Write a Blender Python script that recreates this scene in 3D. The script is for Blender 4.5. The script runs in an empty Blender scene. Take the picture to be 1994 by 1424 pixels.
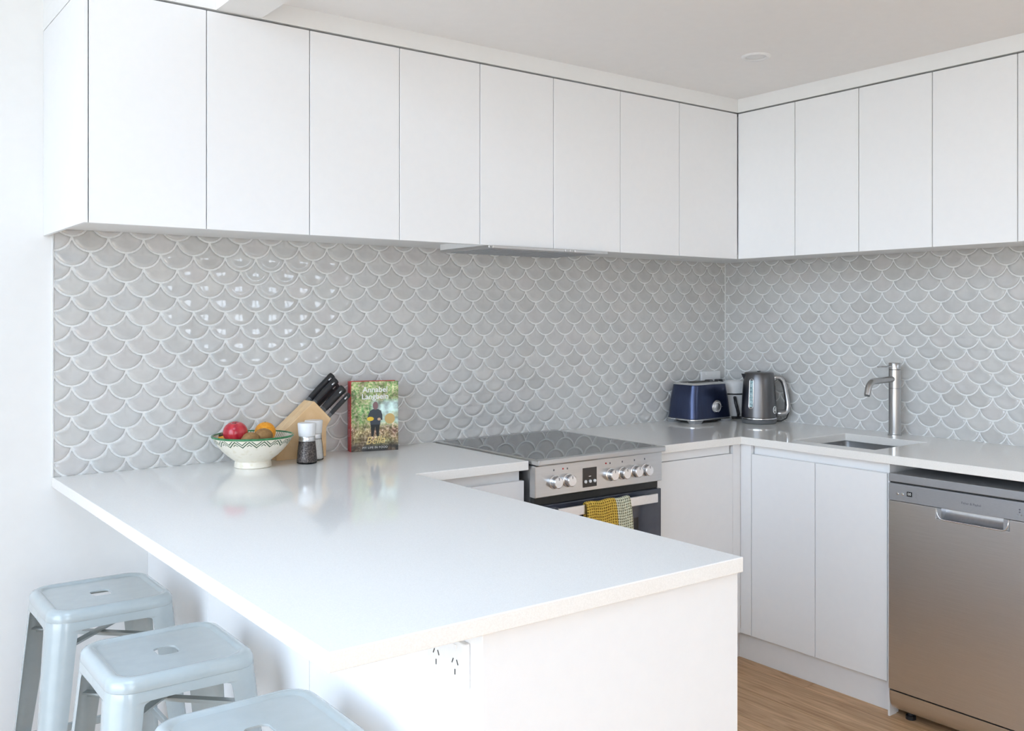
import bpy, bmesh, math, random
from mathutils import Vector, Matrix

PI = math.pi
random.seed(7)
S = bpy.context.scene
COL = S.collection

# ------------------------------------------------------------------ camera
W_PX, H_PX = 1994.0, 1424.0
F_PX, CX, CY = 1853.96, 1017.16, 619.04
cd = bpy.data.cameras.new('camera')
cd.sensor_fit = 'HORIZONTAL'
cd.sensor_width = 36.0
cd.lens = 36.0 * F_PX / W_PX
cd.shift_x = (W_PX / 2 - CX) / W_PX
cd.shift_y = (CY - H_PX / 2) / W_PX
cd.clip_start = 0.05
cam = bpy.data.objects.new('camera', cd)
cam.location = (-3.5675, -3.0805, 1.3704)
cam.rotation_euler = (PI / 2, 0, -0.6487)
COL.objects.link(cam)
S.camera = cam

# ------------------------------------------------------------------ world, sun, window portals, exposure
S.view_settings.view_transform = 'Standard'
S.view_settings.look = 'None'
S.view_settings.gamma = 1.0
S.view_settings.use_curve_mapping = False
S.view_settings.exposure = 1.05
SKY_STRENGTH = 3.2

world = bpy.data.worlds.new('sky')
S.world = world
world.use_nodes = True
nt = world.node_tree
nt.nodes.clear()
wo = nt.nodes.new('ShaderNodeOutputWorld')
bg = nt.nodes.new('ShaderNodeBackground')
tc = nt.nodes.new('ShaderNodeTexCoord')
sx = nt.nodes.new('ShaderNodeSeparateXYZ')
rp = nt.nodes.new('ShaderNodeValToRGB')
nt.links.new(tc.outputs['Generated'], sx.inputs[0])
nt.links.new(sx.outputs['Z'], rp.inputs[0])
rp.color_ramp.elements[0].position = 0.0
rp.color_ramp.elements[0].color = (0.85, 0.925, 1.0, 1)
rp.color_ramp.elements[1].position = 0.75
rp.color_ramp.elements[1].color = (0.55, 0.735, 1.0, 1)
e = rp.color_ramp.elements.new(0.22)
e.color = (0.65, 0.805, 1.0, 1)
nt.links.new(rp.outputs[0], bg.inputs[0])
bg.inputs[1].default_value = SKY_STRENGTH
nt.links.new(bg.outputs[0], wo.inputs[0])

sd = bpy.data.lights.new('sun', 'SUN')
sd.energy = 9.0
sd.angle = math.radians(0.6)
sd.color = (1.0, 0.93, 0.82)
so = bpy.data.objects.new('sun', sd)
so.rotation_euler = (math.radians(42), 0, math.radians(190))
COL.objects.link(so)

# room extents and openings (left wall glass doors, window behind the camera)
X_LEFT, Y_FRONT = -4.75, -4.75
DOOR_Y0, DOOR_Y1, DOOR_Z1 = -4.2, -0.55, 3.0
WIN_X0, WIN_X1, WIN_Z0, WIN_Z1 = -0.80, -0.10, 1.50, 2.20
WIN2_X0, WIN2_X1, WIN2_Z0, WIN2_Z1 = -4.65, -3.95, 0.3, 3.0
SKL_X0, SKL_X1, SKL_Y0, SKL_Y1 = -4.3, -3.25, -3.4, -1.2
CEIL_R, CEIL_L = 2.268, 3.25


def portal(name, loc, rot, sx_, sy_):
    l = bpy.data.lights.new(name, 'AREA')
    l.shape = 'RECTANGLE'
    l.size, l.size_y = sx_, sy_
    l.cycles.is_portal = True
    o = bpy.data.objects.new(name, l)
    o.location = loc
    o.rotation_euler = rot
    COL.objects.link(o)


portal('portal_left', (X_LEFT - 0.05, (DOOR_Y0 + DOOR_Y1) / 2, DOOR_Z1 / 2), (0, -PI / 2, 0), DOOR_Z1, DOOR_Y1 - DOOR_Y0)
portal('portal_back', ((WIN_X0 + WIN_X1) / 2, Y_FRONT - 0.05, (WIN_Z0 + WIN_Z1) / 2), (PI / 2, 0, 0), WIN_X1 - WIN_X0, WIN_Z1 - WIN_Z0)
portal('portal_back_2', ((WIN2_X0 + WIN2_X1) / 2, Y_FRONT - 0.05, (WIN2_Z0 + WIN2_Z1) / 2), (PI / 2, 0, 0), WIN2_X1 - WIN2_X0, WIN2_Z1 - WIN2_Z0)
portal('portal_skylight', ((SKL_X0 + SKL_X1) / 2, (SKL_Y0 + SKL_Y1) / 2, CEIL_L + 0.2), (0, 0, 0), SKL_X1 - SKL_X0, SKL_Y1 - SKL_Y0)
S.cycles.diffuse_bounces = 6
S.cycles.max_bounces = 12
S.cycles.sample_clamp_indirect = 6.0


# ------------------------------------------------------------------ materials
def new_mat(name):
    m = bpy.data.materials.new(name)
    m.use_nodes = True
    return m, m.node_tree, m.node_tree.nodes['Principled BSDF']


def mat(name, col, rough=0.5, metal=0.0, spec=0.5, coat=0.0, coat_r=0.05, aniso=0.0):
    m, t, b = new_mat(name)
    b.inputs['Base Color'].default_value = (*col, 1)
    b.inputs['Roughness'].default_value = rough
    b.inputs['Metallic'].default_value = metal
    b.inputs['Specular IOR Level'].default_value = spec
    b.inputs['Coat Weight'].default_value = coat
    b.inputs['Coat Roughness'].default_value = coat_r
    if aniso:
        b.inputs['Anisotropic'].default_value = aniso
    return m


def noise_vary(m, scale, c1, c2, coord='Object', stretch=(1, 1, 1), detail=3.0, bump=0.0, rough_var=None, p0=0.35, p1=0.65):
    t = m.node_tree
    b = t.nodes['Principled BSDF']
    tc = t.nodes.new('ShaderNodeTexCoord')
    mp = t.nodes.new('ShaderNodeMapping')
    mp.inputs['Scale'].default_value = stretch
    nz = t.nodes.new('ShaderNodeTexNoise')
    nz.inputs['Scale'].default_value = scale
    nz.inputs['Detail'].default_value = detail
    rp = t.nodes.new('ShaderNodeValToRGB')
    rp.color_ramp.elements[0].color = (*c1, 1)
    rp.color_ramp.elements[1].color = (*c2, 1)
    rp.color_ramp.elements[0].position = p0
    rp.color_ramp.elements[1].position = p1
    t.links.new(tc.outputs[coord], mp.inputs[0])
    t.links.new(mp.outputs[0], nz.inputs['Vector'])
    t.links.new(nz.outputs['Fac'], rp.inputs[0])
    t.links.new(rp.outputs[0], b.inputs['Base Color'])
    if bump:
        bp = t.nodes.new('ShaderNodeBump')
        bp.inputs['Strength'].default_value = bump
        bp.inputs['Distance'].default_value = 0.001
        t.links.new(nz.outputs['Fac'], bp.inputs['Height'])
        t.links.new(bp.outputs[0], b.inputs['Normal'])
    if rough_var:
        mr = t.nodes.new('ShaderNodeMapRange')
        mr.inputs['To Min'].default_value = rough_var[0]
        mr.inputs['To Max'].default_value = rough_var[1]
        t.links.new(nz.outputs['Fac'], mr.inputs['Value'])
        t.links.new(mr.outputs[0], b.inputs['Roughness'])
    return m


M = {}
M['paint'] = noise_vary(mat('wall_paint', (0.86, 0.86, 0.85), 0.8, spec=0.25), 30, (0.855, 0.855, 0.845), (0.865, 0.865, 0.855))
M['ceiling'] = noise_vary(mat('ceiling_paint', (0.80, 0.79, 0.78), 0.9, spec=0.2), 25, (0.87, 0.86, 0.85), (0.88, 0.87, 0.86))
M['cab'] = noise_vary(mat('cabinet_laminate', (0.86, 0.86, 0.86), 0.38, spec=0.4), 40, (0.855, 0.858, 0.862), (0.865, 0.866, 0.868))
M['carcass'] = noise_vary(mat('cabinet_carcass', (0.78, 0.78, 0.77), 0.5, spec=0.3), 40, (0.83, 0.83, 0.825), (0.84, 0.84, 0.835))
M['quartz'] = noise_vary(mat('quartz', (0.84, 0.84, 0.83), 0.08, spec=0.55), 420, (0.85, 0.828, 0.79), (0.90, 0.882, 0.845), detail=2)
M['grout'] = noise_vary(mat('grout', (0.74, 0.745, 0.73), 0.85, spec=0.2), 200, (0.80, 0.805, 0.79), (0.86, 0.865, 0.85))
M['steel'] = noise_vary(mat('brushed_steel', (0.55, 0.55, 0.555), 0.28, 1.0), 60, (0.53, 0.53, 0.535), (0.57, 0.57, 0.575), stretch=(1, 1, 25))
M['steel_h'] = noise_vary(mat('brushed_steel_horizontal', (0.58, 0.58, 0.58), 0.28, 1.0), 60, (0.58, 0.58, 0.58), (0.61, 0.61, 0.61), stretch=(0.05, 0.05, 6))
M['steel_dw'] = noise_vary(mat('dishwasher_steel', (0.6, 0.59, 0.585), 0.34, 1.0), 400, (0.72, 0.71, 0.705), (0.76, 0.75, 0.745), stretch=(1, 0.02, 1))
M['panel_grey'] = noise_vary(mat('panel_grey', (0.42, 0.43, 0.45), 0.4, 0.6), 80, (0.40, 0.41, 0.43), (0.43, 0.44, 0.46), stretch=(1, 1, 12))
M['chrome'] = noise_vary(mat('chrome', (0.8, 0.8, 0.8), 0.12, 1.0), 90, (0.78, 0.78, 0.78), (0.82, 0.82, 0.82))
M['satin'] = noise_vary(mat('satin_aluminium', (0.78, 0.78, 0.79), 0.28, 1.0), 90, (0.76, 0.76, 0.77), (0.80, 0.80, 0.81))
M['tap'] = noise_vary(mat('tap_steel', (0.5, 0.49, 0.48), 0.25, 1.0), 70, (0.49, 0.48, 0.475), (0.51, 0.50, 0.495), stretch=(1, 1, 0.1))
M['black'] = noise_vary(mat('black_plastic', (0.02, 0.02, 0.022), 0.35), 80, (0.018, 0.018, 0.02), (0.026, 0.026, 0.028))
M['blackgloss'] = noise_vary(mat('black_gloss', (0.012, 0.012, 0.014), 0.08), 80, (0.011, 0.011, 0.013), (0.014, 0.014, 0.016))
M['hob'] = noise_vary(mat('hob_glass', (0.045, 0.047, 0.05), 0.04, spec=0.8), 60, (0.04, 0.042, 0.045), (0.05, 0.052, 0.055))
M['ovenglass'] = noise_vary(mat('oven_glass', (0.05, 0.055, 0.075), 0.08, spec=0.7), 20, (0.045, 0.05, 0.07), (0.055, 0.06, 0.08))
M['knobm'] = noise_vary(mat('knob_metal', (0.82, 0.82, 0.83), 0.25, 0.9), 90, (0.8, 0.8, 0.81), (0.84, 0.84, 0.85))
M['white_plastic'] = noise_vary(mat('white_plastic', (0.82, 0.82, 0.82), 0.35), 60, (0.81, 0.81, 0.81), (0.83, 0.83, 0.83))
M['dark_slot'] = noise_vary(mat('slot_dark', (0.03, 0.028, 0.025), 0.6), 60, (0.03, 0.028, 0.025), (0.035, 0.033, 0.03))
M['stool'] = noise_vary(mat('stool_paint', (0.50, 0.585, 0.615), 0.16, 0.0, coat=0.5, coat_r=0.08), 30, (0.455, 0.508, 0.518), (0.475, 0.528, 0.538))
M['rubber'] = noise_vary(mat('rubber', (0.05, 0.05, 0.05), 0.8), 60, (0.045, 0.045, 0.045), (0.055, 0.055, 0.055))
M['ground'] = noise_vary(mat('garden_ground', (0.2, 0.2, 0.14), 0.9), 3, (0.18, 0.18, 0.165), (0.25, 0.25, 0.23))
M['frame'] = noise_vary(mat('window_frame', (0.75, 0.75, 0.75), 0.4), 30, (0.74, 0.74, 0.74), (0.76, 0.76, 0.76))
M['navy'] = noise_vary(mat('navy_metallic', (0.02, 0.035, 0.10), 0.3, 0.75, coat=0.4, coat_r=0.1), 60, (0.024, 0.035, 0.085), (0.03, 0.043, 0.10), stretch=(1, 1, 0.1))
M['smoke'] = noise_vary(mat('smoked_steel', (0.2, 0.19, 0.19), 0.31, 1.0), 60, (0.145, 0.142, 0.145), (0.165, 0.162, 0.165), stretch=(1, 1, 0.1))
M['greyplastic'] = noise_vary(mat('grey_plastic', (0.12, 0.125, 0.13), 0.4), 60, (0.115, 0.12, 0.125), (0.125, 0.13, 0.135))
M['red'] = noise_vary(mat('book_red', (0.55, 0.025, 0.03), 0.45), 60, (0.5, 0.02, 0.025), (0.6, 0.035, 0.04))
M['paper'] = noise_vary(mat('paper', (0.8, 0.77, 0.68), 0.8), 200, (0.72, 0.69, 0.6), (0.84, 0.81, 0.72), stretch=(1, 60, 1))
M['ink_white'] = noise_vary(mat('ink_white', (0.85, 0.85, 0.83), 0.5), 60, (0.84, 0.84, 0.82), (0.86, 0.86, 0.84))
M['ink_gold'] = noise_vary(mat('ink_gold', (0.8, 0.62, 0.25), 0.5), 60, (0.78, 0.6, 0.23), (0.84, 0.66, 0.3))
M['ink_grey'] = noise_vary(mat('ink_grey', (0.12, 0.12, 0.14), 0.5), 60, (0.11, 0.11, 0.13), (0.13, 0.13, 0.15))
M['salt'] = noise_vary(mat('salt', (0.85, 0.84, 0.82), 0.8), 500, (0.70, 0.69, 0.67), (0.9, 0.9, 0.88))
M['pepper'] = noise_vary(mat('peppercorns', (0.1, 0.08, 0.07), 0.7), 260, (0.035, 0.028, 0.028), (0.24, 0.20, 0.185), detail=1, bump=0.8)
M['apple'] = noise_vary(mat('apple_skin', (0.6, 0.03, 0.05), 0.25, coat=0.3), 14, (0.42, 0.012, 0.03), (0.68, 0.06, 0.07), stretch=(3, 3, 0.8))
M['kiwi'] = noise_vary(mat('kiwi_skin', (0.3, 0.17, 0.06), 0.85), 60, (0.26, 0.14, 0.05), (0.40, 0.23, 0.09), bump=0.5)
M['orange'] = noise_vary(mat('orange_peel', (0.9, 0.36, 0.02), 0.4), 160, (0.85, 0.31, 0.015), (0.95, 0.42, 0.03), bump=0.4)
M['brown'] = noise_vary(mat('dry_brown', (0.06, 0.035, 0.02), 0.7), 60, (0.05, 0.03, 0.018), (0.09, 0.05, 0.03))
M['green_glaze'] = noise_vary(mat('green_glaze', (0.03, 0.19, 0.07), 0.2), 80, (0.025, 0.16, 0.055), (0.05, 0.24, 0.09))
M['red_led'] = noise_vary(mat('red_mark', (0.5, 0.03, 0.03), 0.4), 60, (0.48, 0.03, 0.03), (0.52, 0.03, 0.03))
M['winglass_w'] = noise_vary(mat('water_gauge', (0.35, 0.5, 0.52), 0.15), 50, (0.22, 0.36, 0.40), (0.5, 0.66, 0.68), stretch=(1, 1, 1.5))


def wood_mat(name, c1, c2, stretch, scale=9, rough=0.42, rand=0.0, spec=0.4):
    m, t, b = new_mat(name)
    b.inputs['Roughness'].default_value = rough
    b.inputs['Specular IOR Level'].default_value = spec
    tc = t.nodes.new('ShaderNodeTexCoord')
    mp = t.nodes.new('ShaderNodeMapping')
    mp.inputs['Scale'].default_value = stretch
    oi = t.nodes.new('ShaderNodeObjectInfo')
    ad = t.nodes.new('ShaderNodeVectorMath')
    ad.operation = 'ADD'
    sc = t.nodes.new('ShaderNodeMath')
    sc.operation = 'MULTIPLY'
    sc.inputs[1].default_value = 37.0
    t.links.new(oi.outputs['Random'], sc.inputs[0])
    t.links.new(tc.outputs['Object'], mp.inputs[0])
    t.links.new(mp.outputs[0], ad.inputs[0])
    t.links.new(sc.outputs[0], ad.inputs[1])
    n1 = t.nodes.new('ShaderNodeTexNoise')
    n1.inputs['Scale'].default_value = scale
    n1.inputs['Detail'].default_value = 6
    n1.inputs['Distortion'].default_value = 1.2
    t.links.new(ad.outputs[0], n1.inputs['Vector'])
    rp = t.nodes.new('ShaderNodeValToRGB')
    rp.color_ramp.elements[0].color = (*c1, 1)
    rp.color_ramp.elements[1].color = (*c2, 1)
    rp.color_ramp.elements[0].position = 0.32
    rp.color_ramp.elements[1].position = 0.68
    t.links.new(n1.outputs['Fac'], rp.inputs[0])
    hs = t.nodes.new('ShaderNodeHueSaturation')
    mr = t.nodes.new('ShaderNodeMapRange')
    mr.inputs['To Min'].default_value = 1 - rand
    mr.inputs['To Max'].default_value = 1 + rand
    t.links.new(oi.outputs['Random'], mr.inputs['Value'])
    t.links.new(mr.outputs[0], hs.inputs['Value'])
    t.links.new(rp.outputs[0], hs.inputs['Color'])
    t.links.new(hs.outputs[0], b.inputs['Base Color'])
    bp = t.nodes.new('ShaderNodeBump')
    bp.inputs['Strength'].default_value = 0.15
    bp.inputs['Distance'].default_value = 0.001
    t.links.new(n1.outputs['Fac'], bp.inputs['Height'])
    t.links.new(bp.outputs[0], b.inputs['Normal'])
    return m


M['floor'] = wood_mat('oak_floor', (0.44, 0.255, 0.125), (0.74, 0.485, 0.28), (9, 0.7, 9), scale=5, rand=0.12)
M['floor_base'] = wood_mat('floor_base', (0.10, 0.055, 0.025), (0.14, 0.08, 0.04), (6, 1, 6))
M['beech'] = wood_mat('beech', (0.74, 0.49, 0.255), (0.84, 0.60, 0.35), (3, 3, 3), scale=6, rough=0.5)


def tile_mat(name, use_attr):
    m, t, b = new_mat(name)
    b.inputs['Roughness'].default_value = 0.045
    b.inputs['Specular IOR Level'].default_value = 0.8
    tc = t.nodes.new('ShaderNodeTexCoord')
    geo = t.nodes.new('ShaderNodeNewGeometry')
    nz = t.nodes.new('ShaderNodeTexNoise')
    nz.inputs['Scale'].default_value = 22
    nz.inputs['Detail'].default_value = 3
    t.links.new(geo.outputs['Position'], nz.inputs['Vector'])
    if use_attr:
        at = t.nodes.new('ShaderNodeAttribute')
        at.attribute_name = 'tile_random'
        rnd = at.outputs['Fac']
    else:
        oi = t.nodes.new('ShaderNodeObjectInfo')
        rnd = oi.outputs['Random']
    rp = t.nodes.new('ShaderNodeValToRGB')
    els = rp.color_ramp.elements
    els[0].position, els[0].color = 0.0, (0.555, 0.545, 0.527, 1)
    els[1].position, els[1].color = 1.0, (0.63, 0.617, 0.595, 1)
    for pos, c in ((0.25, (0.60, 0.60, 0.585)), (0.5, (0.61, 0.592, 0.578)), (0.75, (0.58, 0.58, 0.57))):
        e = els.new(pos)
        e.color = (*c, 1)
    t.links.new(rnd, rp.inputs[0])
    mr = t.nodes.new('ShaderNodeMapRange')
    mr.inputs['From Min'].default_value = 0.3
    mr.inputs['From Max'].default_value = 0.7
    mr.inputs['To Min'].default_value = 0.95
    mr.inputs['To Max'].default_value = 1.05
    t.links.new(nz.outputs['Fac'], mr.inputs['Value'])
    hs = t.nodes.new('ShaderNodeHueSaturation')
    t.links.new(mr.outputs[0], hs.inputs['Value'])
    t.links.new(rp.outputs[0], hs.inputs['Color'])
    t.links.new(hs.outputs[0], b.inputs['Base Color'])
    bp = t.nodes.new('ShaderNodeBump')
    bp.inputs['Strength'].default_value = 0.06
    bp.inputs['Distance'].default_value = 0.002
    t.links.new(nz.outputs['Fac'], bp.inputs['Height'])
    t.links.new(bp.outputs[0], b.inputs['Normal'])
    return m


M['tile'] = tile_mat('tile_glaze', False)
M['tile_far'] = tile_mat('tile_glaze_far', True)


def thin_glass():
    m = bpy.data.materials.new('clear_glass')
    m.use_nodes = True
    t = m.node_tree
    t.nodes.clear()
    o = t.nodes.new('ShaderNodeOutputMaterial')
    mx = t.nodes.new('ShaderNodeMixShader')
    tr = t.nodes.new('ShaderNodeBsdfTransparent')
    gl = t.nodes.new('ShaderNodeBsdfGlossy')
    gl.inputs['Roughness'].default_value = 0.02
    lw = t.nodes.new('ShaderNodeFresnel')
    lw.inputs[0].default_value = 1.35
    t.links.new(lw.outputs[0], mx.inputs[0])
    t.links.new(tr.outputs[0], mx.inputs[1])
    t.links.new(gl.outputs[0], mx.inputs[2])
    t.links.new(mx.outputs[0], o.inputs[0])
    return m


M['glass'] = thin_glass()


# ------------------------------------------------------------------ geometry helpers
ORG = {}


class MB:
    """collects shapes into one mesh"""

    def __init__(self):
        self.bm = bmesh.new()

    def _merge(self, b, mtx=None, mi=0):
        if mtx is not None:
            b.transform(mtx)
        me = bpy.data.meshes.new('tmp')
        for f in b.faces:
            f.material_index = mi
        b.to_mesh(me)
        b.free()
        self.bm.from_mesh(me)
        bpy.data.meshes.remove(me)

    def box(self, x0, x1, y0, y1, z0, z1, bev=0.0, seg=1, mtx=None, mi=0):
        b = bmesh.new()
        bmesh.ops.create_cube(b, size=1.0)
        for v in b.verts:
            v.co = Vector(((x0 + x1) / 2 + v.co.x * abs(x1 - x0), (y0 + y1) / 2 + v.co.y * abs(y1 - y0), (z0 + z1) / 2 + v.co.z * abs(z1 - z0)))
        if bev:
            bmesh.ops.bevel(b, geom=b.edges[:] + b.verts[:], offset=bev, segments=seg, affect='EDGES', profile=0.5)
        self._merge(b, mtx, mi)
        return self

    def lathe(self, prof, n=32, mtx=None, cap0=True, cap1=True, mi=0, a0=0.0):
        """prof: list of (r, z)"""
        b = bmesh.new()
        rings = []
        for r, z in prof:
            rings.append([b.verts.new((r * math.cos(a0 + 2 * PI * i / n), r * math.sin(a0 + 2 * PI * i / n), z)) for i in range(n)])
        for k in range(len(rings) - 1):
            A, B = rings[k], rings[k + 1]
            for i in range(n):
                j = (i + 1) % n
                b.faces.new((A[i], A[j], B[j], B[i]))
        if cap0:
            b.faces.new(list(reversed(rings[0])))
        if cap1:
            b.faces.new(rings[-1])
        bmesh.ops.recalc_face_normals(b, faces=b.faces[:])
        self._merge(b, mtx, mi)
        return self

    def cyl(self, p, q, r0, r1=None, n=20, mi=0):
        p, q = Vector(p), Vector(q)
        d = q - p
        m = Matrix.Translation(p) @ d.to_track_quat('Z', 'Y').to_matrix().to_4x4()
        return self.lathe([(r0, 0), (r1 if r1 is not None else r0, d.length)], n, m, mi=mi)

    def tube(self, pts, r, n=10, closed=False, mi=0, flat=None):
        """sweep a circle (or ellipse: flat=(ra,rb)) along points; r float or list"""
        b = bmesh.new()
        P = [Vector(p) for p in pts]
        rings = []
        up = Vector((0, 0, 1))
        prev = None
        for i, p in enumerate(P):
            if closed:
                d = P[(i + 1) % len(P)] - P[i - 1]
            else:
                d = P[min(i + 1, len(P) - 1)] - P[max(i - 1, 0)]
            d.normalize()
            if prev is None:
                a = d.cross(up)
                if a.length < 1e-3:
                    a = d.cross(Vector((1, 0, 0)))
            else:
                a = prev - d * prev.dot(d)
            a.normalize()
            prev = a
            c = d.cross(a)
            rr = r[i] if isinstance(r, (list, tuple)) else r
            ra, rb = (rr, rr) if flat is None else (rr * flat[0], rr * flat[1])
            rings.append([b.verts.new(p + a * ra * math.cos(2 * PI * k / n) + c * rb * math.sin(2 * PI * k / n)) for k in range(n)])
        N = len(rings)
        for k in range(N if closed else N - 1):
            A, B = rings[k], rings[(k + 1) % N]
            for i in range(n):
                j = (i + 1) % n
                b.faces.new((A[i], A[j], B[j], B[i]))
        if not closed:
            b.faces.new(list(reversed(rings[0])))
            b.faces.new(rings[-1])
        bmesh.ops.recalc_face_normals(b, faces=b.faces[:])
        self._merge(b, None, mi)
        return self

    def prism(self, pts, h, mtx=None, bev=0.0, seg=1, mi=0):
        """polygon in XY extruded to z=h"""
        b = bmesh.new()
        vs = [b.verts.new((x, y, 0)) for x, y in pts]
        f = b.faces.new(vs)
        r = bmesh.ops.extrude_face_region(b, geom=[f])
        for v in [g for g in r['geom'] if isinstance(g, bmesh.types.BMVert)]:
            v.co.z += h
        bmesh.ops.recalc_face_normals(b, faces=b.faces[:])
        if bev:
            bmesh.ops.bevel(b, geom=b.edges[:], offset=bev, segments=seg, affect='EDGES', profile=0.5)
        self._merge(b, mtx, mi)
        return self

    def loft(self, loops, cap0=True, cap1=True, closed=True, mi=0, mtx=None):
        b = bmesh.new()
        rings = [[b.verts.new(p) for p in lp] for lp in loops]
        n = len(rings[0])
        for k in range(len(rings) - 1):
            A, B = rings[k], rings[k + 1]
            for i in range(n if closed else n - 1):
                j = (i + 1) % n
                b.faces.new((A[i], A[j], B[j], B[i]))
        if cap0:
            b.faces.new(list(reversed(rings[0])))
        if cap1:
            b.faces.new(rings[-1])
        bmesh.ops.recalc_face_normals(b, faces=b.faces[:])
        self._merge(b, mtx, mi)
        return self

    def cells(self, rects, holes, z0, z1, plane='xy', mi=0):
        """rectilinear slab: union of rects minus holes (each x0,x1,y0,y1)"""
        xs = sorted({v for r in rects + holes for v in r[:2]})
        ys = sorted({v for r in rects + holes for v in r[2:]})

        def inside(x, y):
            return any(r[0] < x < r[1] and r[2] < y < r[3] for r in rects) and not any(r[0] < x < r[1] and r[2] < y < r[3] for r in holes)
        on = {(i, j) for i in range(len(xs) - 1) for j in range(len(ys) - 1) if inside((xs[i] + xs[i + 1]) / 2, (ys[j] + ys[j + 1]) / 2)}
        b = bmesh.new()
        vc = {}

        def V(i, j, k):
            if (i, j, k) not in vc:
                vc[(i, j, k)] = b.verts.new((xs[i], ys[j], z1 if k else z0))
            return vc[(i, j, k)]
        for i, j in on:
            b.faces.new((V(i, j, 1), V(i + 1, j, 1), V(i + 1, j + 1, 1), V(i, j + 1, 1)))
            b.faces.new((V(i, j, 0), V(i, j + 1, 0), V(i + 1, j + 1, 0), V(i + 1, j, 0)))
            for di, dj, a, c in ((-1, 0, (i, j), (i, j + 1)), (1, 0, (i + 1, j), (i + 1, j + 1)), (0, -1, (i, j), (i + 1, j)), (0, 1, (i, j + 1), (i + 1, j + 1))):
                if (i + di, j + dj) not in on:
                    b.faces.new((V(*a, 0), V(*c, 0), V(*c, 1), V(*a, 1)))
        bmesh.ops.recalc_face_normals(b, faces=b.faces[:])
        bmesh.ops.dissolve_limit(b, angle_limit=0.01, verts=b.verts[:], edges=b.edges[:])
        self._merge(b, None, mi)
        return self

    def add_mesh(self, me, mtx=None, mi=0):
        b = bmesh.new()
        b.from_mesh(me)
        self._merge(b, mtx, mi)
        return self

    def build(self, name, material, parent=None, smooth=False, kind=None, angle=None):
        me = bpy.data.meshes.new(name)
        org = Vector((0, 0, 0))
        if parent is not None:
            org = ORG.get(parent.name, Vector((0, 0, 0)))
        else:
            xs = [v.co for v in self.bm.verts]
            lo = Vector((min(v.x for v in xs), min(v.y for v in xs), min(v.z for v in xs)))
            hi = Vector((max(v.x for v in xs), max(v.y for v in xs), max(v.z for v in xs)))
            org = Vector(((lo.x + hi.x) / 2, (lo.y + hi.y) / 2, lo.z))
        for v in self.bm.verts:
            v.co -= org
        if smooth:
            for f in self.bm.faces:
                f.smooth = True
            if angle is not None:
                for ed in self.bm.edges:
                    if len(ed.link_faces) == 2 and ed.calc_face_angle(0) > math.radians(angle):
                        ed.smooth = False
        self.bm.to_mesh(me)
        self.bm.free()
        for mm in (material if isinstance(material, (list, tuple)) else [material]):
            me.materials.append(mm)
        o = bpy.data.objects.new(name, me)
        COL.objects.link(o)
        if parent is not None:
            o.parent = parent
        else:
            o.location = org
        ORG[o.name] = org
        if kind:
            o['kind'] = kind
        return o


def tag(o, label, cat, group=None):
    o['label'] = label
    o['category'] = cat
    if group:
        o['group'] = group
    return o


def thing(name, loc, label, cat, group=None, rz=0.0, local=False):
    o = bpy.data.objects.new(name, None)
    o.empty_display_size = 0.05
    o.location = loc
    o.rotation_euler = (0, 0, rz)
    COL.objects.link(o)
    ORG[o.name] = Vector((0, 0, 0)) if local else Vector(loc)
    return tag(o, label, cat, group)


def copy_tree(o, parent=None):
    c = o.copy()
    COL.objects.link(c)
    c.parent = parent
    for ch in [x for x in o.children]:
        copy_tree(ch, c)
    return c


def bevel_mod(o, w, seg=2, ang=30):
    md = o.modifiers.new('bevel', 'BEVEL')
    md.width = w
    md.segments = seg
    md.limit_method = 'ANGLE'
    md.angle_limit = math.radians(ang)
    return o


def B(x0, x1, y0, y1, z0, z1, bev=0.0, seg=1):
    return MB().box(x0, x1, y0, y1, z0, z1, bev, seg)


def text_mesh(body, size, shear=0.0, align='CENTER', spacing=1.0, offset=0.0):
    cu = bpy.data.curves.new('txt', 'FONT')
    cu.body = body
    cu.size = size
    cu.align_x = align
    cu.align_y = 'CENTER'
    cu.shear = shear
    cu.space_character = spacing
    cu.offset = offset
    cu.resolution_u = 3
    o = bpy.data.objects.new('txt', cu)
    COL.objects.link(o)
    bpy.context.view_layer.update()
    dg = bpy.context.evaluated_depsgraph_get()
    me = bpy.data.meshes.new_from_object(o.evaluated_get(dg))
    bpy.data.objects.remove(o)
    bpy.data.curves.remove(cu)
    return me


def struct(o):
    o['kind'] = 'structure'
    return o


# ------------------------------------------------------------------ main dimensions (metres, from the photograph's perspective)
TOP = 0.90            # worktop surface
TH = 0.030            # worktop thickness
DC = 0.6016           # worktop depth
XD = 0.582            # base door plane
XK = 0.541            # kick plane
ZDB, ZDT = 0.116, 0.833
ZS, ZD, ZT = 1.630, 1.6116, 2.207
DU = 0.498            # upper door plane
XL = -2.973           # left end of tiles and worktop
XP, YP = -2.0895, -1.851
XPANEL = -2.702
DOORS_A = [-2.987, -2.687, -2.386, -2.087, -1.784, -1.473, -1.155, -0.842, -0.498]
DOORS_B = [-0.498, -0.779, -1.058, -1.341, -1.626, -1.911]
GAP = 0.0028

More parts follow.
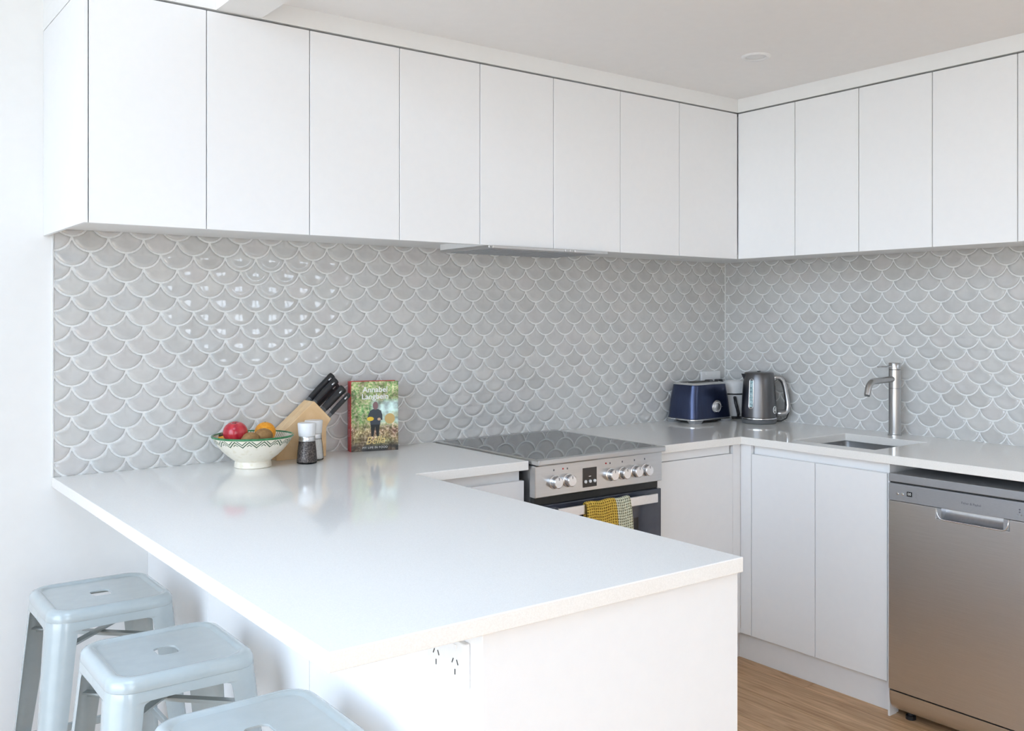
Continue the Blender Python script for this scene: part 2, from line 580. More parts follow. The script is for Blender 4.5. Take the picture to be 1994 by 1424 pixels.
# ------------------------------------------------------------------ room shell
fl = struct(MB().box(X_LEFT, 0.12, Y_FRONT, 0.12, -0.06, -0.004).build('floor', M['floor_base']))
PW = 0.189
x = -0.417 + PW * 2
MB().box(x + 0.0009, 0.0, Y_FRONT, -0.002, -0.004, 0.0).build('plank', M['floor'], fl)
k = 0
plank_mesh = {}
fo = ORG[fl.name]
while x > X_LEFT:
    x1, x0 = x, max(x - PW, X_LEFT)
    off = (0.35, 1.45, 0.9, 1.9, 0.1)[k % 5]
    y = 0.0 - off
    prev = -0.002
    while True:
        yy = max(y, Y_FRONT)
        key = (round(x1 - x0, 4), round(prev - yy, 4))
        if key not in plank_mesh:
            m_ = MB().box(-key[0] / 2 + 0.0009, key[0] / 2 - 0.0009, -key[1] / 2 + 0.0009, key[1] / 2 - 0.0009, -0.004, 0.0)
            ob = m_.build('plank', M['floor'], fl)
            plank_mesh[key] = ob.data
            # local mesh is centred: undo parent origin offset
            for v in ob.data.vertices:
                v.co += fo
        else:
            ob = bpy.data.objects.new('plank', plank_mesh[key])
            COL.objects.link(ob)
            ob.parent = fl
        ob.location = Vector(((x0 + x1) / 2, (prev + yy) / 2, 0)) - fo
        prev = yy
        if yy <= Y_FRONT:
            break
        y -= 2.2
    x -= PW
    k += 1

wb = struct(MB().box(X_LEFT, 0.12, 0.0, 0.12, -0.06, CEIL_L + 0.15).build('wall_back', M['paint']))
wr = struct(MB().box(0.0, 0.12, Y_FRONT - 0.12, 0.0, -0.06, CEIL_L + 0.15).build('wall_right', M['paint']))


def swap_build(rects, holes, t0, t1, name, axis):
    mb = MB().cells(rects, holes, t0, t1)
    for v in mb.bm.verts:
        a, b_, t = v.co
        v.co = (t, a, b_) if axis == 'x' else (a, t, b_)
    bmesh.ops.recalc_face_normals(mb.bm, faces=mb.bm.faces[:])
    return struct(mb.build(name, M['paint']))


swap_build([(Y_FRONT - 0.12, 0.12, -0.06, CEIL_L + 0.15)], [(DOOR_Y0, DOOR_Y1, 0.0, DOOR_Z1)], X_LEFT - 0.12, X_LEFT, 'wall_left', 'x')
swap_build([(X_LEFT, 0.0, -0.06, CEIL_L + 0.15)], [(WIN_X0, WIN_X1, WIN_Z0, WIN_Z1), (WIN2_X0, WIN2_X1, WIN2_Z0, WIN2_Z1)], Y_FRONT - 0.12, Y_FRONT, 'wall_front', 'y')

BEAM_X0, BEAM_X1 = -2.661, -2.534
struct(MB().box(BEAM_X1, 0.12, Y_FRONT - 0.12, 0.12, CEIL_R, CEIL_L + 0.15).build('ceiling', M['ceiling']))
struct(MB().cells([(X_LEFT - 0.12, BEAM_X0, Y_FRONT - 0.12, 0.12)], [(SKL_X0, SKL_X1, SKL_Y0, SKL_Y1)], CEIL_L, CEIL_L + 0.15).build('ceiling', M['paint']))
sky_ = struct(MB().cells([(SKL_X0, SKL_X1, SKL_Y0, SKL_Y1)], [(SKL_X0 + 0.05, SKL_X1 - 0.05, SKL_Y0 + 0.05, SKL_Y1 - 0.05)], CEIL_L + 0.04, CEIL_L + 0.12).build('window_3', M['frame']))
MB().box(SKL_X0 + 0.05, SKL_X1 - 0.05, SKL_Y0 + 0.05, SKL_Y1 - 0.05, CEIL_L + 0.075, CEIL_L + 0.08).build('pane', M['glass'], sky_)
struct(MB().box(BEAM_X0, BEAM_X1, Y_FRONT, -DU - 0.0005, 2.2135, CEIL_L + 0.15).build('trim_1', M['paint']))
# bulkheads above the wall cabinets
struct(MB().cells([(-2.999, 0.0, -DU, 0.0), (-DU, 0.0, -1.93, 0.0)], [], 2.2135, CEIL_R - 0.0002).build('trim_2', M['paint']))
struct(MB().box(-2.999, BEAM_X0, -DU, 0.0, CEIL_R, CEIL_L).build('trim_3', M['paint']))

# window frames and panes (none of them in the photograph's view)


def window(name, axis, pos, a0, a1, z0, z1, nmul, depth=0.06):
    def bx(mb, a, b_, c, d, t=depth):
        if axis == 'x':
            mb.box(pos - t / 2, pos + t / 2, a, b_, c, d)
        else:
            mb.box(a, b_, pos - t / 2, pos + t / 2, c, d)
    fw = 0.05
    mb = MB()
    bx(mb, a0, a1, z0, z0 + fw)
    bx(mb, a0, a1, z1 - fw, z1)
    bx(mb, a0, a0 + fw, z0 + fw, z1 - fw)
    bx(mb, a1 - fw, a1, z0 + fw, z1 - fw)
    w = struct(mb.build(name, M['frame']))
    step = (a1 - a0 - 2 * fw) / nmul
    for i in range(nmul):
        s = a0 + fw + i * step
        if i:
            mm = MB()
            bx(mm, s - 0.022, s + 0.022, z0 + fw, z1 - fw, depth * 0.8)
            mm.build('mullion', M['frame'], w)
        g = MB()
        lo, hi = s + (0.022 if i else 0), s + step - (0.022 if i < nmul - 1 else 0)
        bx(g, lo, hi, z0 + fw, z1 - fw, 0.004)
        g.build('pane', M['glass'], w)


window('door_1', 'x', X_LEFT - 0.06, DOOR_Y0, DOOR_Y1, 0.0, DOOR_Z1, 3)
window('window_1', 'y', Y_FRONT - 0.06, WIN_X0, WIN_X1, WIN_Z0, WIN_Z1, 2)
window('window_2', 'y', Y_FRONT - 0.06, WIN2_X0, WIN2_X1, WIN2_Z0, WIN2_Z1, 2)
struct(MB().box(-30, 20, -30, 20, -0.3, -0.15).build('patio', M['ground']))

# ------------------------------------------------------------------ fish-scale tiles
TC, TS = 0.0516, 0.04488          # half pitch, row spacing
TR = (TC * TC + TS * TS) / (2 * TS)
GD = 0.0030                        # half grout
GROUT_H = 0.0060


def circ_int(c0, r0, c1, r1, pick):
    d = (Vector(c1) - Vector(c0)).length
    a = (r0 * r0 - r1 * r1 + d * d) / (2 * d)
    h = math.sqrt(max(r0 * r0 - a * a, 0))
    u = (Vector(c1) - Vector(c0)) / d
    p = Vector(c0) + u * a
    n = Vector((-u.y, u.x))
    q = [p + n * h, p - n * h]
    return pick(q)


def tile_outline():
    cb, rb = Vector((0, TR - TS)), TR - GD
    cl, rl = Vector((-TC, TR)), TR + GD
    cr = Vector((TC, TR))
    L_ = circ_int(cb, rb, cl, rl, lambda q: min(q, key=lambda v: v.y))
    R_ = Vector((-L_.x, L_.y))
    apex = Vector((0, TR - math.sqrt(rl * rl - TC * TC)))
    pts = []
    a0 = math.atan2(L_.y - cb.y, L_.x - cb.x)
    a1 = math.atan2(R_.y - cb.y, R_.x - cb.x)
    if a0 > 0:
        a0 -= 2 * PI
    if a1 > 0.5:
        a1 -= 2 * PI
    n = 10
    for i in range(n + 1):
        a = a0 + (a1 - a0) * i / n
        pts.append(cb + Vector((math.cos(a), math.sin(a))) * rb)
    b0 = math.atan2(R_.y - cr.y, R_.x - cr.x)
    b1 = math.atan2(apex.y - cr.y, apex.x - cr.x)
    if b0 > 0:
        b0 -= 2 * PI
    if b1 > 0:
        b1 -= 2 * PI
    right = [cr + Vector((math.cos(b0 + (b1 - b0) * i / 4), math.sin(b0 + (b1 - b0) * i / 4))) * rl for i in range(1, 5)]
    pts += right
    pts += [Vector((-p.x, p.y)) for p in reversed(right[:-1])]
    return pts


OUT = tile_outline()


def tile_bm():
    b = bmesh.new()
    c = Vector((0.0, -0.006))
    rings = []
    for sc, h in ((1.0, 0.004), (1.0, 0.0072), (0.94, 0.0088), (0.66, 0.0080), (0.3, 0.0071)):
        rings.append([b.verts.new((c.x + (p.x - c.x) * sc, -h, c.y + (p.y - c.y) * sc)) for p in OUT])
    n = len(OUT)
    for k_ in range(len(rings) - 1):
        for i in range(n):
            j = (i + 1) % n
            b.faces.new((rings[k_][i], rings[k_][j], rings[k_ + 1][j], rings[k_ + 1][i]))
    cv = b.verts.new((c.x, -0.0069, c.y))
    for i in range(n):
        b.faces.new((rings[-1][i], rings[-1][(i + 1) % n], cv))
    bmesh.ops.recalc_face_normals(b, faces=b.faces[:])
    for f in b.faces:
        f.smooth = True
    return b


_tb = tile_bm()
TILE_ME = bpy.data.meshes.new('tile')
_tb.to_mesh(TILE_ME)
_tb.free()
TILE_ME.materials.append(M['tile'])


def tile_wall(wall, u_lim, z_lim, u0, z0, pitch, to_world, rotz, score, max_parts):
    """u0,z0: one cusp; tile centres lie half a pitch beside cusps"""
    wo_ = ORG[wall.name]
    out = []
    us = pitch / (2 * TC)
    for r in range(-40, 60):
        zc = z0 - r * TS
        if zc - TS > z_lim[1] or zc + TS < z_lim[0]:
            continue
        for c in range(-60, 80):
            uc = u0 + (c + 0.5 + (0.5 if r % 2 else 0)) * pitch
            if uc + TC < u_lim[0] + 0.002 or uc - TC > u_lim[1] - 0.002:
                continue
            out.append((uc, zc))
    out.sort(key=score)
    far = []
    for i, (uc, zc) in enumerate(out):
        inside = uc - TC * us > u_lim[0] and uc + TC * us < u_lim[1] and zc - TS > z_lim[0] and zc + TS < z_lim[1]
        if inside and i < max_parts:
            me = TILE_ME
        else:
            b = bmesh.new()
            b.from_mesh(TILE_ME)
            for (co, no) in (((u_lim[0] + 0.0015 - uc, 0, 0), (-1, 0, 0)), ((u_lim[1] - 0.0015 - uc, 0, 0), (1, 0, 0)), ((0, 0, z_lim[0] + 0.001 - zc), (0, 0, -1)), ((0, 0, z_lim[1] - zc), (0, 0, 1))):
                bmesh.ops.bisect_plane(b, geom=b.verts[:] + b.edges[:] + b.faces[:], dist=1e-6, plane_co=co, plane_no=no, clear_outer=True)
            if len(b.faces) < 3:
                b.free()
                continue
            me = bpy.data.meshes.new('tile')
            b.to_mesh(me)
            b.free()
            if i >= max_parts:
                far.append((me, uc, zc))
                continue
        o = bpy.data.objects.new('tile', me)
        if not me.materials:
            me.materials.append(M['tile'])
        COL.objects.link(o)
        o.parent = wall
        o.location = Vector(to_world(uc, zc)) - wo_
        o.rotation_euler = (0, 0, rotz)
    if far:
        b = bmesh.new()
        lay = b.verts.layers.float.new('tile_random')
        for me, uc, zc in far:
            n0 = len(b.verts)
            mt = Matrix.Translation(Vector(to_world(uc, zc)) - wo_) @ Matrix.Rotation(rotz, 4, 'Z')
            me.transform(mt)
            b.from_mesh(me)
            b.verts.ensure_lookup_table()
            rv = random.random()
            for v in b.verts[n0:]:
                v[lay] = rv
            bpy.data.meshes.remove(me)
        me = bpy.data.meshes.new('tile_field')
        b.to_mesh(me)
        b.free()
        me.materials.append(M['tile_far'])
        o = bpy.data.objects.new('tile_field', me)
        COL.objects.link(o)
        o.parent = wall
        o['kind'] = 'stuff'


TILE_Z = (TOP + 0.0005, ZS + 0.02)
MB().box(XL, -GROUT_H, -GROUT_H, 0.0005, TOP, ZS + 0.02).build('grout_bed', M['grout'], wb)
MB().box(-GROUT_H, 0.0005, -1.87, -GROUT_H, TOP, ZS + 0.02).build('grout_bed', M['grout'], wr)
MB().box(XL - 0.003, XL, -0.0095, 0, TOP, ZS - 0.001).build('edge_trim', M['white_plastic'], wb)
tile_wall(wb, (XL, -0.012), TILE_Z, -2.923, 1.6145, 0.1032, lambda u, z: (u, 0, z), 0.0, lambda t: t[0], 300)
tile_wall(wr, (0.012, 1.87), TILE_Z, 0.079, 1.6115, 0.1020, lambda u, z: (0, -u, z), -PI / 2, lambda t: -t[0], 300)
MB().box(-0.0125, -0.0035, -0.0125, -0.0035, TOP, ZS - 0.001).build('corner_silicone', M['grout'], wb)

# ------------------------------------------------------------------ ceiling downlight
t = thing('ceiling_downlight', (-0.955, -0.962, CEIL_R - 0.006), 'round white recessed downlight flush in the grey ceiling', 'downlight', local=True)
MB().lathe([(0.033, 0.004), (0.036, 0.0), (0.047, 0.0), (0.05, 0.006)], 32, cap0=False, cap1=False).build('trim_ring', M['white_plastic'], t, smooth=True)
MB().lathe([(0.034, 0.0045), (0.0, 0.0045)], 32, cap0=False, cap1=False).build('lens', M['white_plastic'], t)

# ------------------------------------------------------------------ wall (upper) cabinets
names_a = [
    'tall white wall cabinet at the far left end of the upper row',
    'white wall cabinet above the cookbook, second from the left end',
    'white wall cabinet above the slimline range hood',
    'white wall cabinet beside the inner corner on the cooker wall']
for i in range(4):
    a, b_, c = DOORS_A[2 * i], DOORS_A[2 * i + 1], DOORS_A[2 * i + 2]
    t = thing('upper_cabinet', ((a + c) / 2, -0.25, ZD), names_a[i], 'cabinet', 'upper cabinets on the cooker wall')
    bx0 = a if i else -2.988
    bx1 = c if i < 3 else -0.4985
    if i == 2:
        B(-1.748, -1.237, -0.476, -0.195, ZD + 0.0003, ZS + 0.0022).build('hood_mount', M['carcass'], t)
    B(bx0 + 0.0005, bx1 - 0.0005, -0.477, -0.011, ZS + 0.0025, ZT - 0.004).build('body', M['carcass'], t)
    for d0, d1 in ((a, b_), (b_, c)):
        MB().box(d0 + GAP / 2, d1 - GAP / 2 - (0.003 if d1 == DOORS_A[-1] else 0), -DU, -DU + 0.018, ZD, ZT, 0.0008).build('door', M['cab'], t)
    if i == 0:
        MB().box(-2.999, -2.9885, -DU, -0.001, ZD, ZT + 0.004, 0.0006).build('end_panel', M['cab'], t)
names_b = [
    'white wall cabinet over the kettle, nearest the corner on the sink wall',
    'white wall cabinet above the tap on the sink wall',
    'white wall cabinet cut off by the right edge, above the dishwasher']
for i in range(3):
    idx = [2 * i, 2 * i + 1, min(2 * i + 2, 5)]
    ys = [DOORS_B[k_] for k_ in idx]
    t = thing('upper_cabinet', (-0.25, (ys[0] + ys[2]) / 2, ZD), names_b[i], 'cabinet', 'upper cabinets on the sink wall')
    B(-0.477, -0.011, ys[2] + 0.0005, (ys[0] - 0.0005) if i else -0.4995, ZS + 0.0025, ZT - 0.004).build('body', M['carcass'], t)
    for d0, d1 in ((ys[0], ys[1]), (ys[1], ys[2])):
        if d0 == d1:
            continue
        MB().box(-DU, -DU + 0.018, d1 + GAP / 2, d0 - GAP / 2, ZD, ZT, 0.0008).build('door', M['cab'], t)
    if i == 2:
        MB().box(-DU, -0.001, -1.93, -1.9125, ZD, ZT + 0.004, 0.0006).build('end_panel', M['cab'], t)
# corner body filling the blind corner
tag(B(-0.4765, -0.011, -0.4985, -0.011, ZS + 0.0025, ZT - 0.004).build('corner_cabinet', M['carcass']), 'pale underside of blind corner cabinet where the upper rows meet', 'cabinet')

# range hood
t = thing('range_hood', (-1.4925, -0.35, 1.600), 'slim steel range hood set under the upper cabinets', 'range hood')
MB().box(-1.748, -1.237, -0.4975, -0.195, 1.6030, 1.6114, 0.001).build('body', M['steel_h'], t)
MB().box(-1.748, -1.237, -0.520, -0.4985, 1.600, 1.6105, 0.002, 2).build('front_strip', M['steel_h'], t)
for x0, x1 in ((-1.725, -1.50), (-1.485, -1.26)):
    f = MB().box(x0, x1, -0.475, -0.23, 1.6005, 1.603).build('filter', M['panel_grey'], t)
    for k_ in range(9):
        xx = x0 + 0.02 + k_ * (x1 - x0 - 0.04) / 8
        MB().box(xx - 0.004, xx + 0.004, -0.465, -0.24, 1.5995, 1.6008).build('slat', M['panel_grey'], f)
for k_ in range(3):
    MB().cyl((-1.44 + k_ * 0.022, -0.5205, 1.6055), (-1.44 + k_ * 0.022, -0.5235, 1.6055), 0.0035).build('button', M['satin'], t)

# ------------------------------------------------------------------ worktops
w1 = MB().cells([(XL - 0.004, XP, YP, -0.0006), (XP, -1.6615, -DC, -0.0006)], [], TOP - TH, TOP).build('worktop', M['quartz'])
bevel_mod(w1, 0.0022, 3)
tag(w1, 'white quartz peninsula worktop holding the fruit bowl and cookbook', 'worktop')
SK = (-0.520, -0.178, -1.137, -0.787)
w2 = MB().cells([(-1.0655, -0.0006, -DC, -0.0006), (-DC, -0.0006, -1.862, -DC)], [SK], TOP - TH, TOP).build('worktop', M['quartz'])
bevel_mod(w2, 0.0022, 3)
tag(w2, 'white quartz worktop around the sink with toaster and kettle on it', 'worktop')

# ------------------------------------------------------------------ base cabinets
CT = TOP - TH - 0.0006
RAILX = 0.030


def door_box_x(y0, y1, z0, z1, xf):          # door facing -x
    return MB().box(xf, xf + 0.018, y0, y1, z0, z1, 0.0008)


# sink cabinet on the right wall
t = thing('base_cabinet', (-0.29, -0.93, 0.0), 'white two-door base cabinet under the sink', 'cabinet')
MB().cells([(-0.562, -0.012, -1.232, -0.634)], [(-0.545, -0.15, -1.165, -0.76)], 0.114, CT).build('body', M['carcass'], t)
MB().box(-0.5625, -0.5615 + 0.012, -1.230, -0.640, ZDT + 0.002, CT - 0.001).build('finger_rail', M['cab'], t)
door_box_x(-0.931 + GAP / 2, -0.636 - GAP / 2, ZDB, ZDT, -XD).build('door', M['cab'], t)
door_box_x(-1.225 + GAP / 2, -0.931 - GAP / 2, ZDB, ZDT, -XD).build('door', M['cab'], t)
MB().box(-0.582, -0.541, -1.2345, -1.2275, 0.0, CT).build('side_panel', M['cab'], t)
# corner fillers + kicks
t = thing('corner_filler', (-0.6, -0.6, 0.0), 'narrow white corner filler post between the base cabinets', 'cabinet')
MB().box(-0.582, -0.565, -0.6345, -0.582, ZDB, CT, 0.0006).build('post', M['cab'], t)
MB().box(-0.627, -0.5825, -0.582, -0.565, ZDB, CT, 0.0006).build('post', M['cab'], t)
kb = MB().box(-XK, -XK + 0.016, -1.232, -0.5415, 0.0005, 0.1125).build('baseboard_right', M['cab'])
struct(kb)
kb = MB().box(-1.058, -XK, -XK, -XK + 0.016, 0.0005, 0.1125).build('baseboard_back', M['cab'])
struct(kb)
# right of the cooker
t = thing('base_cabinet', (-0.84, -0.29, 0.0), 'white single-door base cabinet between cooker and corner', 'cabinet')
MB().box(-1.060, -0.6285, -0.562, -0.012, 0.114, CT).build('body', M['carcass'], t)
MB().box(-1.058, -0.640, -0.5745, -0.5625, ZDT + 0.002, CT - 0.001).build('finger_rail', M['cab'], t)
MB().box(-1.0595, -0.6285, -XD, -XD + 0.0175, ZDB, ZDT, 0.0008).build('door', M['cab'], t)
# left of the cooker
t = thing('base_cabinet', (-1.87, -0.29, 0.0), 'white drawer cabinet left of the cooker, behind the peninsula', 'cabinet')
MB().box(-2.085, -1.672, -0.555, -0.012, 0.114, CT).build('body', M['carcass'], t)
MB().box(-2.085, -1.672, -0.5615, -0.5555, ZDT - 0.04, CT - 0.001).build('finger_rail', M['cab'], t)
for z0, z1 in ((0.60, ZDT), (0.36, 0.597), (ZDB, 0.357)):
    MB().box(-2.082, -1.6665, -XD, -XD + 0.018, z0, z1, 0.0008).build('drawer_front', M['cab'], t)
struct(MB().box(-2.09, -1.668, -XK, -XK + 0.016, 0.0005, 0.1125).build('baseboard_back', M['cab']))
# peninsula
t = thing('peninsula_cabinet', (-2.4, -1.0, 0.0), 'white panelled peninsula base beneath the long breakfast worktop', 'cabinet')
MB().box(-2.684, -2.130, -1.822, -0.012, 0.10, CT).build('body', M['carcass'], t)
MB().box(-2.684, -2.175, -1.822, -0.012, 0.0005, 0.0995).build('plinth', M['cab'], t)
for y0, y1 in ((-0.550, -0.001), (-1.185, -0.552), (-1.8215, -1.187)):
    MB().box(XPANEL, -2.6845, y0, y1, 0.0005, CT, 0.0005).build('back_panel', M['cab'], t)
MB().box(XPANEL - 0.004, -2.094, -1.840, -1.8225, 0.0005, CT, 0.0006).build('end_panel', M['cab'], t)
for y0, y1 in ((-1.21, -0.62), (-1.82, -1.213)):
    MB().box(-2.1295, -2.112, y0, y1, ZDB, ZDT, 0.0008).build('door', M['cab'], t)

# peninsula power outlet
t = thing('power_outlet', (XPANEL - 0.004, -1.742, 0.80), 'white double power outlet under the peninsula overhang', 'outlet')
MB().box(XPANEL - 0.011, XPANEL - 0.0003, -1.800, -1.684, 0.768, 0.842, 0.002, 2).build('plate', M['white_plastic'], t)
for yc in (-1.713, -1.771):
    for dy, z0, z1, rot in ((-0.0, 0.786, 0.795, 0), (-0.007, 0.803, 0.812, -0.5), (0.007, 0.803, 0.812, 0.5)):
        mt = Matrix.Translation((XPANEL - 0.0112, yc + dy, (z0 + z1) / 2)) @ Matrix.Rotation(rot, 4, 'X')
        MB().box(-0.0006, 0.0006, -0.0009, 0.0009, -0.0045, 0.0045, mtx=mt).build('slot', M['dark_slot'], t)
    MB().box(XPANEL - 0.013, XPANEL - 0.011, yc - 0.005, yc + 0.005, 0.825, 0.836, 0.0006).build('switch', M['white_plastic'], t)

# ------------------------------------------------------------------ cooker
CXa, CXb = -1.6555, -1.0705
t = thing('cooker', ((CXa + CXb) / 2, -0.32, 0.0), 'freestanding stainless steel electric cooker with glass hob and six knobs', 'cooker')
MB().box(CXa + 0.004, CXb - 0.004, -0.595, -0.012, 0.03, 0.884).build('body', M['steel'], t)
hob = MB()
hob.cells([(CXa, CXb, -0.648, -0.0115)], [(CXa + 0.014, CXb - 0.014, -0.618, -0.045)], 0.8865, 0.9055)
ho = hob.build('hob_frame', M['steel_h'], t)
bevel_mod(ho, 0.004, 3)
MB().box(CXa + 0.0145, CXb - 0.0145, -0.6175, -0.0455, 0.888, 0.9048).build('hob_glass', M['hob'], t)
cp = MB().box(CXa, CXb, -0.628, -0.596, 0.7785, 0.8845, 0.003, 2).build('control_panel', M['steel_h'], t)
dz_ = MB().box(-1.451, -1.388, -0.6292, -0.6275, 0.793, 0.859, 0.0005).build('display', M['blackgloss'], cp)
for kx in (-1.440, -1.4195, -1.399):
    MB().lathe([(0.0055, 0), (0.0055, 0.004), (0.004, 0.005)], 16, Matrix.Translation((kx, -0.6293, 0.8125)) @ Matrix.Rotation(PI / 2, 4, 'X')).build('button', M['white_plastic'], cp, smooth=True, angle=40)
MB().box(-1.4245, -1.4145, -0.6296, -0.6290, 0.8285, 0.8305).build('mark', M['ink_white'], cp)
for kx, red in ((-1.577, False), (-1.519, True), (-1.326, True), (-1.268, False), (-1.209, False), (-1.159, False)):
    mk = Matrix.Translation((kx - 0.0, -0.628, 0.826)) @ Matrix.Rotation(PI / 2, 4, 'X')
    kn = MB().lathe([(0.0225, 0.0), (0.0225, 0.006), (0.0195, 0.008), (0.0195, 0.012), (0.0205, 0.0135), (0.0190, 0.016), (0.0190, 0.026), (0.0165, 0.0285), (0.0, 0.0287)], 28, mk, cap1=False).build('knob', M['knobm'], t, smooth=True, angle=38)
    MB().box(kx - 0.0008, kx + 0.0008, -0.6575, -0.6565, 0.834, 0.843).build('pointer', M['greyplastic'], kn)
    MB().box(kx - 0.0022, kx + 0.0022, -0.6288, -0.6279, 0.862, 0.868).build('symbol', M['ink_grey'], cp)
    if red:
        MB().lathe([(0.003, 0), (0.003, 0.001)], 12, Matrix.Translation((kx - 0.019, -0.628, 0.866)) @ Matrix.Rotation(PI / 2, 4, 'X')).build('indicator', M['red_led'], cp)
MB().box(CXa + 0.008, CXb - 0.008, -0.612, -0.5955, 0.752, 0.7775).build('vent_slot', M['dark_slot'], t)
od = MB().box(CXa + 0.004, CXb - 0.004, -0.628, -0.5965, 0.25, 0.751, 0.002).build('oven_door', M['ovenglass'], t)
MB().box(CXa + 0.07, CXb - 0.12, -0.6295, -0.6282, 0.30, 0.66).build('window_pane', M['blackgloss'], od)
hb = MB().box(CXa + 0.06, CXb - 0.068, -0.676, -0.668, 0.714, 0.746, 0.002, 2).build('handle', M['satin'], od)
for xx in (CXa + 0.085, CXb - 0.095):
    MB().box(xx - 0.012, xx + 0.012, -0.668, -0.628, 0.722, 0.738, 0.002).build('bracket', M['satin'], hb)
MB().box(CXa + 0.004, CXb - 0.004, -0.622, -0.5965, 0.05, 0.245, 0.002).build('storage_drawer', M['steel_h'], t)
for xx in (CXa + 0.05, CXb - 0.05):
    for yy in (-0.55, -0.06):
        MB().lathe([(0.016, 0.0), (0.016, 0.03)], 14, Matrix.Translation((xx, yy, 0))).build('foot', M['rubber'], t)

# tea towel over the oven handle
TX0, TX1 = -1.478, -1.280


def towel():
    m, tt, b = new_mat('waffle_towel')
    b.inputs['Roughness'].default_value = 0.95
    tc_ = tt.nodes.new('ShaderNodeUVMap')
    sp = tt.nodes.new('ShaderNodeSeparateXYZ')
    tt.links.new(tc_.outputs[0], sp.inputs[0])

    def mth(op, a, bb=None):
        n = tt.nodes.new('ShaderNodeMath')
        n.operation = op
        for i, v in enumerate((a, bb)):
            if v is None:
                continue
            if isinstance(v, (int, float)):
                n.inputs[i].default_value = v
            else:
                tt.links.new(v, n.inputs[i])
        return n.outputs[0]
    uu = mth('MULTIPLY', sp.outputs['X'], 0.2 / 0.0092)
    vv = mth('MULTIPLY', sp.outputs['Y'], 0.42 / 0.0092)
    wu = mth('SINE', mth('MULTIPLY', uu, 2 * PI))
    wv = mth('SINE', mth('MULTIPLY', vv, 2 * PI))
    cell = mth('MULTIPLY', mth('ADD', wu, 1.0), mth('ADD', wv, 1.0))
    hole = mth('GREATER_THAN', cell, 1.9)
    side = mth('GREATER_THAN', sp.outputs['X'], 0.66)
    mx = tt.nodes.new('ShaderNodeMix')
    mx.data_type = 'RGBA'
    mx.inputs['A'].default_value = (0.86, 0.57, 0.09, 1)
    mx.inputs['B'].default_value = (0.86, 0.85, 0.64, 1)
    tt.links.new(side, mx.inputs['Factor'])
    mx2 = tt.nodes.new('ShaderNodeMix')
    mx2.data_type = 'RGBA'
    mx2.inputs['A'].default_value = (0.42, 0.22, 0.015, 1)
    mx2.inputs['B'].default_value = (0.36, 0.37, 0.22, 1)
    tt.links.new(side, mx2.inputs['Factor'])
    mx3 = tt.nodes.new('ShaderNodeMix')
    mx3.data_type = 'RGBA'
    tt.links.new(hole, mx3.inputs['Factor'])
    tt.links.new(mx.outputs['Result'], mx3.inputs['A'])
    tt.links.new(mx2.outputs['Result'], mx3.inputs['B'])
    tt.links.new(mx3.outputs['Result'], b.inputs['Base Color'])
    bp = tt.nodes.new('ShaderNodeBump')
    bp.inputs['Strength'].default_value = 0.9
    bp.inputs['Distance'].default_value = 0.003
    bp.invert = True
    tt.links.new(cell, bp.inputs['Height'])
    tt.links.new(bp.outputs[0], b.inputs['Normal'])
    prof = [(-0.663, 0.60), (-0.6635, 0.68), (-0.6635, 0.735), (-0.6645, 0.7475), (-0.668, 0.7515), (-0.672, 0.752), (-0.6775, 0.750), (-0.681, 0.743), (-0.682, 0.73), (-0.6825, 0.70), (-0.683, 0.66), (-0.684, 0.60), (-0.685, 0.54), (-0.685, 0.48), (-0.685, 0.44)]
    NX = 28
    bm = bmesh.new()
    uvl = bm.loops.layers.uv.new('UVMap')
    acc = [0.0]
    for i in range(1, len(prof)):
        acc.append(acc[-1] + math.hypot(prof[i][0] - prof[i - 1][0], prof[i][1] - prof[i - 1][1]))
    g = []
    for j, (py, pz) in enumerate(prof):
        row = []
        for i in range(NX + 1):
            u = i / NX
            hang = max(0.0, 0.75 - pz)
            sgn = 1.0 if j > 5 else 0.25
            yy = py - sgn * hang * 0.05 * (0.6 + 0.5 * math.sin(u * 9 + 1.0) + 0.3 * math.sin(u * 21))
            xx = TX0 + (TX1 - TX0) * u + hang * 0.10 * (u - 0.25) + 0.003 * math.sin(pz * 30)
            row.append(bm.verts.new((xx, yy, pz + 0.002 * math.sin(u * 14))))
        g.append(row)
    for j in range(len(prof) - 1):
        for i in range(NX):
            f = bm.faces.new((g[j][i], g[j][i + 1], g[j + 1][i + 1], g[j + 1][i]))
            f.smooth = True
            for lp, (ii, jj) in zip(f.loops, ((i, j), (i + 1, j), (i + 1, j + 1), (i, j + 1))):
                lp[uvl].uv = (ii / NX, acc[jj] / 0.42)
    mb = MB()
    mb.bm.free()
    mb.bm = bm
    o = mb.build('tea_towel', m)
    md = o.modifiers.new('solid', 'SOLIDIFY')
    md.thickness = 0.003
    md.offset = 0
    tag(o, 'yellow and cream waffle tea towel hanging over the oven handle', 'towel')


towel()

# ------------------------------------------------------------------ dishwasher
DY0, DY1 = -1.838, -1.2405
t = thing('dishwasher', (-0.3, (DY0 + DY1) / 2, 0.0), 'stainless steel dishwasher with scooped handle under the worktop', 'dishwasher')
MB().box(-0.560, -0.03, DY0 + 0.003, DY1 - 0.003, 0.03, 0.838).build('body', M['panel_grey'], t)
MB().box(-0.600, -0.5605, DY0, DY1, 0.8125, 0.8395, 0.002, 2).build('top_strip', M['panel_grey'], t)
MB().box(-0.590, -0.5605, DY0 + 0.002, DY1 - 0.002, 0.8075, 0.812).build('gap_strip', M['dark_slot'], t)
HY0, HY1, HZ = -1.650, -1.412, 0.711
cpn = MB().box(-0.600, -0.5605, DY0, DY1, 0.7485, 0.807, 0.0015, 2).build('control_panel', M['panel_grey'], t)
dw = MB()
dw.cells([(DY0, DY1, 0.103, 0.747)], [(HY0, HY1, HZ, 0.747)], -0.600, -0.5605)
